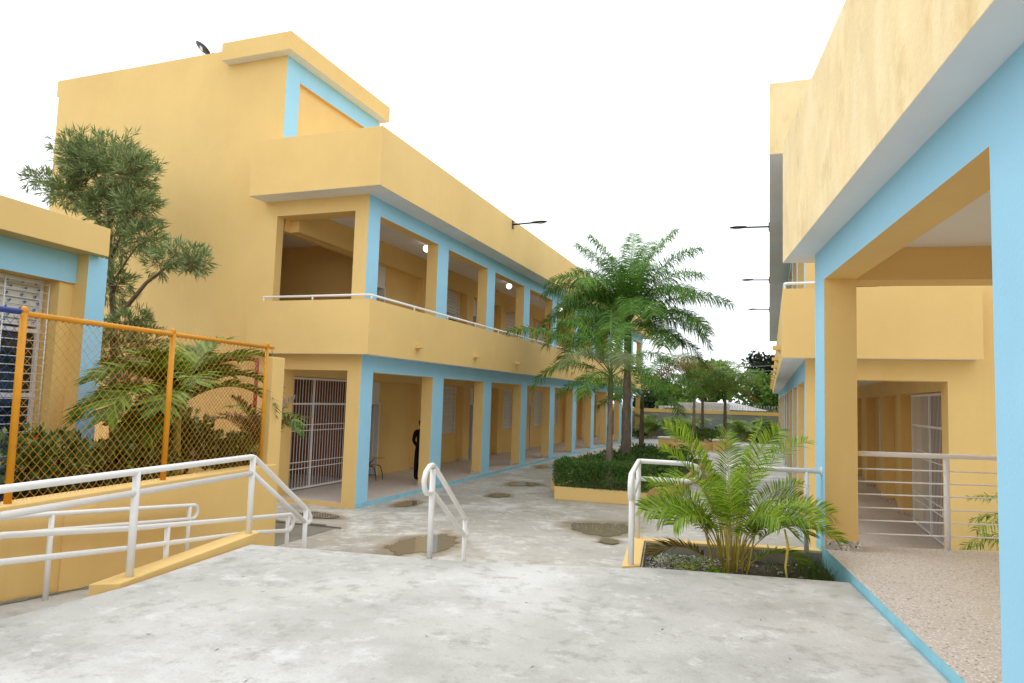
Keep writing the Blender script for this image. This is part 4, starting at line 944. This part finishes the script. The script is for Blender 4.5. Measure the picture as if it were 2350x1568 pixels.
# small plants in the planter
T = Thing('ground_plant', 'small bright leafy plant at the foot of the foreground palm', 'plant', LW(.47, 7.36, -1.75)); mb = MB()
for i in range(150):
    d = (rdir(qa)+V(0, 0, .8)).normalized(); leaf(mb, LW(.47+qa.gauss(0, .05), 7.36+qa.gauss(0, .04), -1.74+.07*qa.random()), d, rdir(qa), .05, .04)
T.part('leaves', mb, 'frond_bright')
T = Thing('palm_seedling', 'small palm seedling in the gravel left of the foreground palm', 'plant', LW(.16, 7.35, -1.75))
for i in range(5):
    mb = MB(); frond(mb, LW(.16, 7.35, -1.75), radians(-30+50*i)+PHI, radians(55), .36, radians(70), .14, .010, 14, qa, pet=.3, lf_droop=.2, rr=.004); T.part('frond', mb, ['cane', 'frond_bright'])
mb = MB()
for i in range(1300):
    a_, b_ = min(1.62, 1.62-abs(qa.gauss(0, .28))), qa.uniform(7.1, 8.35)
    if a_ < .75: continue
    p = LW(a_, b_, -1.75); h_ = qa.uniform(.03, .13)*(1+.8*(b_ > 7.6)*(a_ > 1.3)); d = V(qa.uniform(-.5, .5), qa.uniform(-.5, .5), 1).normalized(); s = rdir(qa)*.0035
    mb.add([p-s, p+s, p+d*h_+V(d.x*h_*.4, d.y*h_*.4, -.01)], [(0, 1, 2)])
single('grass', mb, 'grass', 'tufts of grass in the corner of the soil planter against the blue column', 'grass', kind='stuff')

# palm behind pavilion railing (right)
T = Thing('areca_palm', 'palm fronds drooping in front of the yellow wall behind the pavilion railing', 'palm', (4.35, 12.3, G))
for (az, el, L, dr) in ((176, 76, 2.2, 95), (190, 70, 2.1, 110), (160, 70, 2.0, 105), (150, 50, 1.9, 100), (200, 50, 1.8, 100), (90, 70, 1.8, 80), (0, 65, 1.8, 90), (-60, 60, 1.7, 90), (175, 58, 2.1, 118)):
    mb = MB(); frond(mb, (4.35, 12.3, -2.5), radians(az), radians(el), L, radians(dr), .38, .020, 56, q, pet=.3, lf_droop=.7, fold=.1, rr=.012); T.part('frond', mb, ['cane', 'garden_frond'])

# ---------------------------------------------------------------- garden plants at left
def gp(a, b, z): return LW(a, b, z)
T = Thing('garden_palm', 'young palm with broad arching fronds behind the orange mesh fence', 'palm', gp(-6.35, 8.05, -1.22))
base = gp(-6.35, 8.05, -1.22); topc = gp(-6.40, 8.1, -.25)
T.base = Vector(base)
T.part('trunk', MB().tube([base, base+V(0, 0, .15), (base+topc)/2, topc], [.085, .07, .05, .035], 12), 'cane')
for (az, el, L, dr) in ((100, 62, 1.3, 95), (80, 60, 1.45, 75), (60, 48, 1.45, 90), (35, 40, 1.35, 105), (120, 75, 1.1, 60), (150, 60, 1.2, 90), (-100, 50, 1.35, 90), (-85, 32, 1.5, 95), (-120, 28, 1.3, 90), (-60, 38, 1.2, 100), (190, 60, 1.2, 80), (-40, 60, 1.0, 100), (70, 78, 1.2, 60), (-90, 72, 1.1, 80), (-75, 10, 1.0, 80), (45, 66, 1.4, 80)):
    mb = MB(); frond(mb, topc, radians(az)+PHI, radians(el), L, radians(dr), .56, .052, 40, q, pet=.12, lf_droop=.45, fold=.35, spread=.1, rr=.014); T.part('frond', mb, ['shaft', 'garden_frond'])
T = Thing('garden_palm', 'small reddish palm beside the red fence post behind the mesh', 'palm', gp(-6.3, 9.9, -1.3))
T.base = Vector(gp(-6.3, 9.9, -1.3)); b0 = gp(-6.3, 9.9, -1.9)
T.part('stem', MB().tube([b0, b0+V(0, 0, .9)], [.03, .02], 8), 'cane')
for (az, el, L, dr) in ((100, 74, 1.15, 60), (80, 62, 1.2, 75), (120, 66, 1.1, 80), (-80, 70, 1.1, 80), (-100, 60, 1.2, 70), (0, 70, 1, 70), (180, 70, 1, 70), (60, 80, 1.1, 50), (-120, 80, 1.1, 50)):
    mb = MB(); frond(mb, b0+V(0, 0, .85), radians(az)+PHI, radians(el), L, radians(dr), .36, .032, 26, q, pet=.2, lf_droop=.3, fold=.35, spread=.1, rr=.01); T.part('frond', mb, ['cane', 'red_frond'])
T = Thing('garden_palm', 'palm frond tip sticking out behind the end pillar of the mesh fence', 'palm', (-6.9, 9.4, -1.6)); T.base = V(-6.9, 9.4, -1.6)
def raypt(x, y, Yd):     # world point at depth Yd on the view line of a photo position
    d = fw*F_PX + r2*(x-1175) - u2*(y-784); return d*(Yd/d.y)
b0 = raypt(598, 985, 9.4)
T.part('stem', MB().tube([V(b0.x-.1, 9.4, G), b0], [.03, .02], 8), 'cane')
for (az, el, L, dr, ll_) in ((-5, 52, .95, 115, .36), (15, 30, .75, 90, .3), (180, 60, .8, 80, .3), (100, 60, .8, 80, .3)):
    mb = MB(); frond(mb, b0, radians(az), radians(el), L, radians(dr), ll_, .028, 26, q, pet=.25, lf_droop=.5, fold=.2, spread=.1, rr=.009); T.part('frond', mb, ['cane', 'garden_frond'])
# flowering shrubs
k = 0
for (a_, b_, r_, h_, lab) in ((-6.6, 4.9, .75, .8, 'leftmost dark leaved shrub behind the blue fence'), (-6.7, 6.3, .7, .66, 'dark shrub under the annex window'), (-6.4, 7.3, .6, .55, 'low shrub at the foot of the blue annex column'), (-6.9, 8.6, .7, .75, 'shrub with red flowers behind the young palm'), (-6.0, 8.7, .45, .55, 'small shrub between the young palm and the reddish palm'), (-7.6, 9.3, .8, .95, 'tall dark shrub beside the annex end wall')):
    T = Thing('garden_shrub', lab, 'shrub', gp(a_, b_, -1.22), group='dark leaved shrubs in the garden bed'); T.base = Vector(gp(a_, b_, -1.22))
    mb = MB(); tw = MB(); c = gp(a_, b_, -1.22+h_*.55); shoots(mb, c, (r_, r_, h_*.6), int(620*r_), 6, .10, .05, q, .35, .3)
    for j in range(9): v = rdir(q); tw.tube([gp(a_, b_, -1.22), c+V(v.x*r_*.7, v.y*r_*.7, abs(v.z)*h_*.4)], [.012, .004], 4)
    T.part('foliage', mb, 'shrub'); T.part('stems', tw, 'limb')
    fm = MB()
    for j in range(2 if k != 3 else 5):
        v = rdir(q); p = c+V(v.x*r_*.8, v.y*r_*.8, abs(v.z)*h_*.55); fm = MB()
        for _ in range(14): leaf(fm, p, (rdir(q)+V(0, 0, .6)).normalized(), rdir(q), .035, .022)
        T.part('flower', fm, 'flower')
    k += 1

# narrow leaved tree at left
T = Thing('narrow_leaved_tree', 'tree with rounded clumps of narrow grey green leaves behind the annex', 'tree', (-14.3, 11.6, -1.3)); T.base = V(-14.3, 11.6, -1.3)
clumps = [(245, 385, 11.6, 1.05, .85, 300), (180, 350, 11.4, .62, .55, 110), (300, 400, 11.5, .72, .75, 150), (170, 440, 11.5, .72, .45, 130), (90, 412, 11.6, .42, .20, 40), (310, 480, 11.4, .62, .42, 110), (250, 480, 11.7, .7, .5, 110),
          (330, 545, 11.4, .5, .26, 60), (265, 560, 11.6, .5, .40, 70), (420, 590, 11.2, .55, .24, 64), (365, 605, 11.3, .35, .22, 30), (445, 610, 11.2, .32, .16, 24), (265, 655, 11.5, .42, .55, 80), (300, 740, 11.4, .55, .22, 60), (265, 800, 11.6, .55, .5, 90), (290, 890, 11.6, .55, .55, 90), (330, 790, 11.6, .5, .35, 50)]
mb = MB(); tw = MB(); fork = raypt(262, 760, 11.6); tb = V(-14.0, 11.6, -1.3)
tw.tube([raypt(262, 1060, 11.6), raypt(258, 900, 11.6), fork, raypt(255, 640, 11.6), raypt(250, 520, 11.6), raypt(245, 420, 11.6)], [.10, .08, .07, .06, .045, .02], 8)
tw.tube([raypt(250, 745, 11.6), raypt(290, 705, 11.5), raypt(335, 650, 11.4), raypt(380, 615, 11.3), raypt(430, 590, 11.2)], [.055, .05, .04, .025, .01], 8)
for (x, y, Yd, rx, rz_, n) in clumps:
    c = raypt(x, y, Yd); shoots(mb, c, (rx*1.08, rx*.95, rz_*1.08), int(n*1.35), 9, .24, .025, q, .25, .35, twig=tw)
    if x < 345: tw.tube([raypt(255, min(760, y+110), 11.6), raypt((x+255)/2, y+50, 11.6), c], [.035, .022, .008], 5)
T.part('trunk', tw, 'limb'); T.part('crown', mb, 'narrow')

# ================================================================ PUDDLES
def puddle_mat():
    m = bpy.data.materials.new('muddy_puddle_water'); m.use_nodes = True; n = m.node_tree; N = n.nodes; L = n.links
    p = N['Principled BSDF']; p.inputs['Base Color'].default_value = (.24, .20, .135, 1); p.inputs['Roughness'].default_value = .04; p.inputs['IOR'].default_value = 1.45; p.inputs['Specular IOR Level'].default_value = .7
    at = N.new('ShaderNodeAttribute'); at.attribute_name = 'depth'; g = N.new('ShaderNodeNewGeometry')
    no = N.new('ShaderNodeTexNoise'); no.inputs['Scale'].default_value = 2.2; no.inputs['Detail'].default_value = 5; no.inputs['Roughness'].default_value = .65; L.new(g.outputs['Position'], no.inputs['Vector'])
    su = N.new('ShaderNodeMath'); su.operation = 'MULTIPLY_ADD'; su.inputs[1].default_value = .45; L.new(no.outputs['Fac'], su.inputs[0]); L.new(at.outputs['Fac'], su.inputs[2])
    def mr(a, b):
        r_ = N.new('ShaderNodeMapRange'); r_.inputs['From Min'].default_value = a; r_.inputs['From Max'].default_value = b; r_.interpolation_type = 'SMOOTHSTEP'; L.new(su.outputs[0], r_.inputs['Value']); return r_.outputs['Result']
    wet = N.new('ShaderNodeMix'); wet.data_type = 'RGBA'; wet.inputs['A'].default_value = (1, 1, 1, 1); wet.inputs['B'].default_value = (.80, .75, .67, 1); L.new(mr(.24, .62), wet.inputs['Factor'])
    tr = N.new('ShaderNodeBsdfTransparent'); L.new(wet.outputs['Result'], tr.inputs['Color'])
    ms = N.new('ShaderNodeMixShader'); L.new(mr(.62, .68), ms.inputs[0]); L.new(tr.outputs[0], ms.inputs[1]); L.new(p.outputs[0], ms.inputs[2]); L.new(ms.outputs[0], N['Material Output'].inputs['Surface'])
    return m
M['puddle'] = puddle_mat()
def puddle(cx0, cy0, rx, ry, lab, sd_, m='puddle', dz=.006):
    n = 40; R_ = 10; vs = [(cx0, cy0, G+dz)]; dep = [1.0]; fs = []
    for k in range(1, R_+1):
        for i in range(n):
            a = 2*pi*i/n; w_ = 1+.30*noise.noise(Vector((cos(a)*1.1+sd_, sin(a)*1.1, sd_)))+.16*noise.noise(Vector((cos(a)*3+sd_, sin(a)*3, 5)))
            t = 1.55*k/R_; vs.append((cx0+rx*w_*t*cos(a), cy0+ry*w_*t*sin(a), G+dz)); dep.append(1-k/R_)
    for i in range(n): fs.append((0, 1+i, 1+(i+1) % n))
    for k in range(R_-1):
        for i in range(n): fs.append((1+k*n+i, 1+(k+1)*n+i, 1+(k+1)*n+(i+1) % n, 1+k*n+(i+1) % n))
    mb = MB(); mb.add(vs, fs); o = single('puddle', mb, m, lab, 'puddle', group='puddles on the courtyard concrete')
    at = o.data.attributes.new('depth', 'FLOAT', 'POINT'); at.data.foreach_set('value', dep); return o
puddle(-5.60, 11.15, .62, .95, 'large muddy puddle behind the lone stair handrail', 1.3, dz=0.0052)
puddle(-3.2, 14.1, .72, .75, 'wide brown puddle in front of the clipped hedge', 4.1, dz=0.0064)
puddle(-8.05, 14.9, .30, .55, 'puddle close to the corner column of the left wing', 7.7, dz=0.0076)
puddle(-6.7, 17.4, .30, .45, 'small round puddle between the left wing and the planter', 9.4, dz=0.0100)
puddle(-6.95, 20.1, .52, .55, 'puddle mirroring a blue column near the planter', 12.1, dz=0.0112)
puddle(-8.0, 25.9, .45, 1.0, 'long puddle beside the hedge against the left wing', 18.0, dz=0.0136)
puddle(-7.3, 32, .6, 1.3, 'far puddle along the left wing', 21.0, dz=0.0148)
puddle(-8.9, 12.55, .55, .32, 'damp puddle between the fence pillar and the gate', 24.0, dz=0.0160)
puddle(-2.75, 12.9, .22, .25, 'small puddle left of the soil planter', 27.0, dz=0.0172)
puddle(-1.9, 25, .5, 1.6, 'puddle beyond the foreground palm on the right side', 30.0, dz=0.0184)
puddle(-.8, 19, .5, 1.5, 'puddle behind the foreground palm near the right wing', 33.0, dz=0.0196)

# ================================================================ DESK CHAIR + PERSON
T = Thing('desk_chair', 'yellow tablet arm school chair with black legs in the gallery', 'chair', (-10.75, 17.9, GF))
x0, y0 = -10.9, 17.75
T.part('seat', MB().box(x0-.20, x0+.22, y0-.20, y0+.20, -2.09, -2.07), 'wood', bevel=.01)
T.part('backrest', MB().box(x0-.22, x0-.20, y0-.19, y0+.19, -1.88, -1.66), 'wood', bevel=.01)
T.part('desk_tablet', MB().prism([(x0-.12, y0-.34), (x0+.46, y0-.30), (x0+.52, y0-.02), (x0+.22, y0+.0), (x0+.12, y0-.14), (x0-.12, y0-.16)], -1.865, -1.845), 'wood')
def leg(pts): T.part('leg', MB().tube(pts, .0125, 8), 'black')
for s in (-.18, .18):
    leg([(x0+.21, y0+s, -2.10), (x0+.27, y0+s, -2.13), (x0+.33, y0+s, -2.30), (x0+.36, y0+s, GF)])
    leg([(x0-.2, y0+s, -1.70), (x0-.19, y0+s, -2.0), (x0-.14, y0+s, -2.12), (x0-.22, y0+s, GF)])
    T.part('seat_rail', MB().tube([(x0-.18, y0+s, -2.10), (x0+.23, y0+s, -2.10)], .0125, 8), 'black')
T.part('desk_support', MB().tube([(x0+.05, y0-.19, -2.10), (x0+.12, y0-.2, -2.02), (x0+.30, y0-.2, -1.87)], .0125, 8), 'black')
T.part('foot_brace', MB().tube([(x0-.2, y0-.18, -2.36), (x0+.34, y0-.18, -2.33)], .009, 6), 'black')

T = Thing('person', 'person in black suit seen from behind, half hidden by the first gallery column', 'person', (-9.55, 18.3, GF))
def skin_obj(name, pts, edges, rads, m, sub=1, parent=None):
    me = bpy.data.meshes.new(name); me.from_pydata([Vector(p)-T.base for p in pts], edges, []); me.materials.append(M[m])
    o = bpy.data.objects.new(name, me); C.objects.link(o); o.parent = parent or T.o
    mo = o.modifiers.new('skin', 'SKIN'); mo.use_smooth_shade = True
    for i, r_ in enumerate(rads):
        me.skin_vertices[0].data[i].radius = r_ if isinstance(r_, tuple) else (r_, r_)
    me.skin_vertices[0].data[0].use_root = True
    s_ = o.modifiers.new('sub', 'SUBSURF'); s_.levels = sub; s_.render_levels = sub
    return o
px, py, f0 = -9.53, 18.3, GF
def PT(dx, dy, z): return (px+dx, py+dy, f0+z)
pts = [PT(0, 0, .95), PT(0, .01, 1.10), PT(0, .01, 1.28), PT(0, 0, 1.42), PT(0, -.01, 1.49), PT(0, -.01, 1.54),
       PT(-.10, 0, .88), PT(-.12, -.02, .50), PT(-.14, .0, .09), PT(-.14, .13, .04), PT(.10, 0, .88), PT(.11, -.02, .50), PT(.12, 0, .09), PT(.12, .13, .04),
       PT(-.19, 0, 1.42), PT(-.24, -.03, 1.15), PT(-.19, .12, .98), PT(.19, 0, 1.42), PT(.24, -.03, 1.15), PT(.19, .12, .98)]
ed = [(0, 1), (1, 2), (2, 3), (3, 4), (4, 5), (0, 6), (6, 7), (7, 8), (8, 9), (0, 10), (10, 11), (11, 12), (12, 13), (3, 14), (14, 15), (15, 16), (3, 17), (17, 18), (18, 19)]
rd = [(.155, .12), (.145, .11), (.165, .12), (.11, .09), .06, .055, .095, .075, .06, .045, .095, .075, .06, .045, .07, .055, .04, .07, .055, .04]
bod = skin_obj('body', pts, ed, rd, 'cloth', 2)
mb = MB().sphere((px, py, f0+1.655), .1, 20, sq=(.80, .98, 1.22))
hd = T.part('head', mb, 'skin')
mb = MB().sphere((px, py-.012, f0+1.70), .1, 18, sq=(.86, .99, .90)); T.part('hair', mb, 'cloth', parent=hd)
mb = MB(); [mb.sphere((px+s*.084, py+.0, f0+1.65), .026, 8, sq=(.35, .8, 1.2)) for s in (-1, 1)]; T.part('ears', mb, 'skin', parent=hd)
mb = MB().sphere((px, py+.10, f0+1.645), .018, 8, sq=(.8, 1.2, 1.3)); T.part('nose', mb, 'skin', parent=hd)
for s in (-1, 1):
    hx, hy, hz = s*.17, .17, .94
    P_ = [PT(s*.19, .12, .98), PT(hx, hy, hz)]; E_ = [(0, 1)]; R_l = [.028, .032]
    for i, (ln, off) in enumerate(((.07, -.03), (.08, -.01), (.075, .01), (.06, .028))):
        n0 = len(P_); P_ += [PT(hx+off*.9, hy+.05, hz-.03), PT(hx+off, hy+.05+ln*.5, hz-.05), PT(hx+off, hy+.05+ln*.8, hz-.085)]; E_ += [(1, n0), (n0, n0+1), (n0+1, n0+2)]; R_l += [.010, .009, .007]
    n0 = len(P_); P_ += [PT(hx-s*.04, hy+.03, hz), PT(hx-s*.06, hy+.06, hz-.02)]; E_ += [(1, n0), (n0, n0+1)]; R_l += [.011, .009]
    skin_obj('hand', P_, E_, R_l, 'skin', 1, parent=None)

# small twigs and leaves lying on the plaza
mb = MB()
for i in range(26):
    a_, b_ = q.uniform(-4, 1.4), q.uniform(1.5, 6.3); d = rdir(q); d.z = 0; d.normalize(); n_ = V(-d.y, d.x, 0)*.004; p = V(a_, b_, PZ+.004)
    mb.add([p, p+d*.022+n_, p+d*.045+V(0, 0, .004), p+d*.022-n_], [(0, 1, 2, 3)])
single('leaf_litter', mb, 'limb', 'few dry leaf scraps scattered on the plaza', 'litter', kind='stuff', frame='R')

for o in list(scene.objects):
    if o.parent is None and o is not cam: o.location.z += ZUP
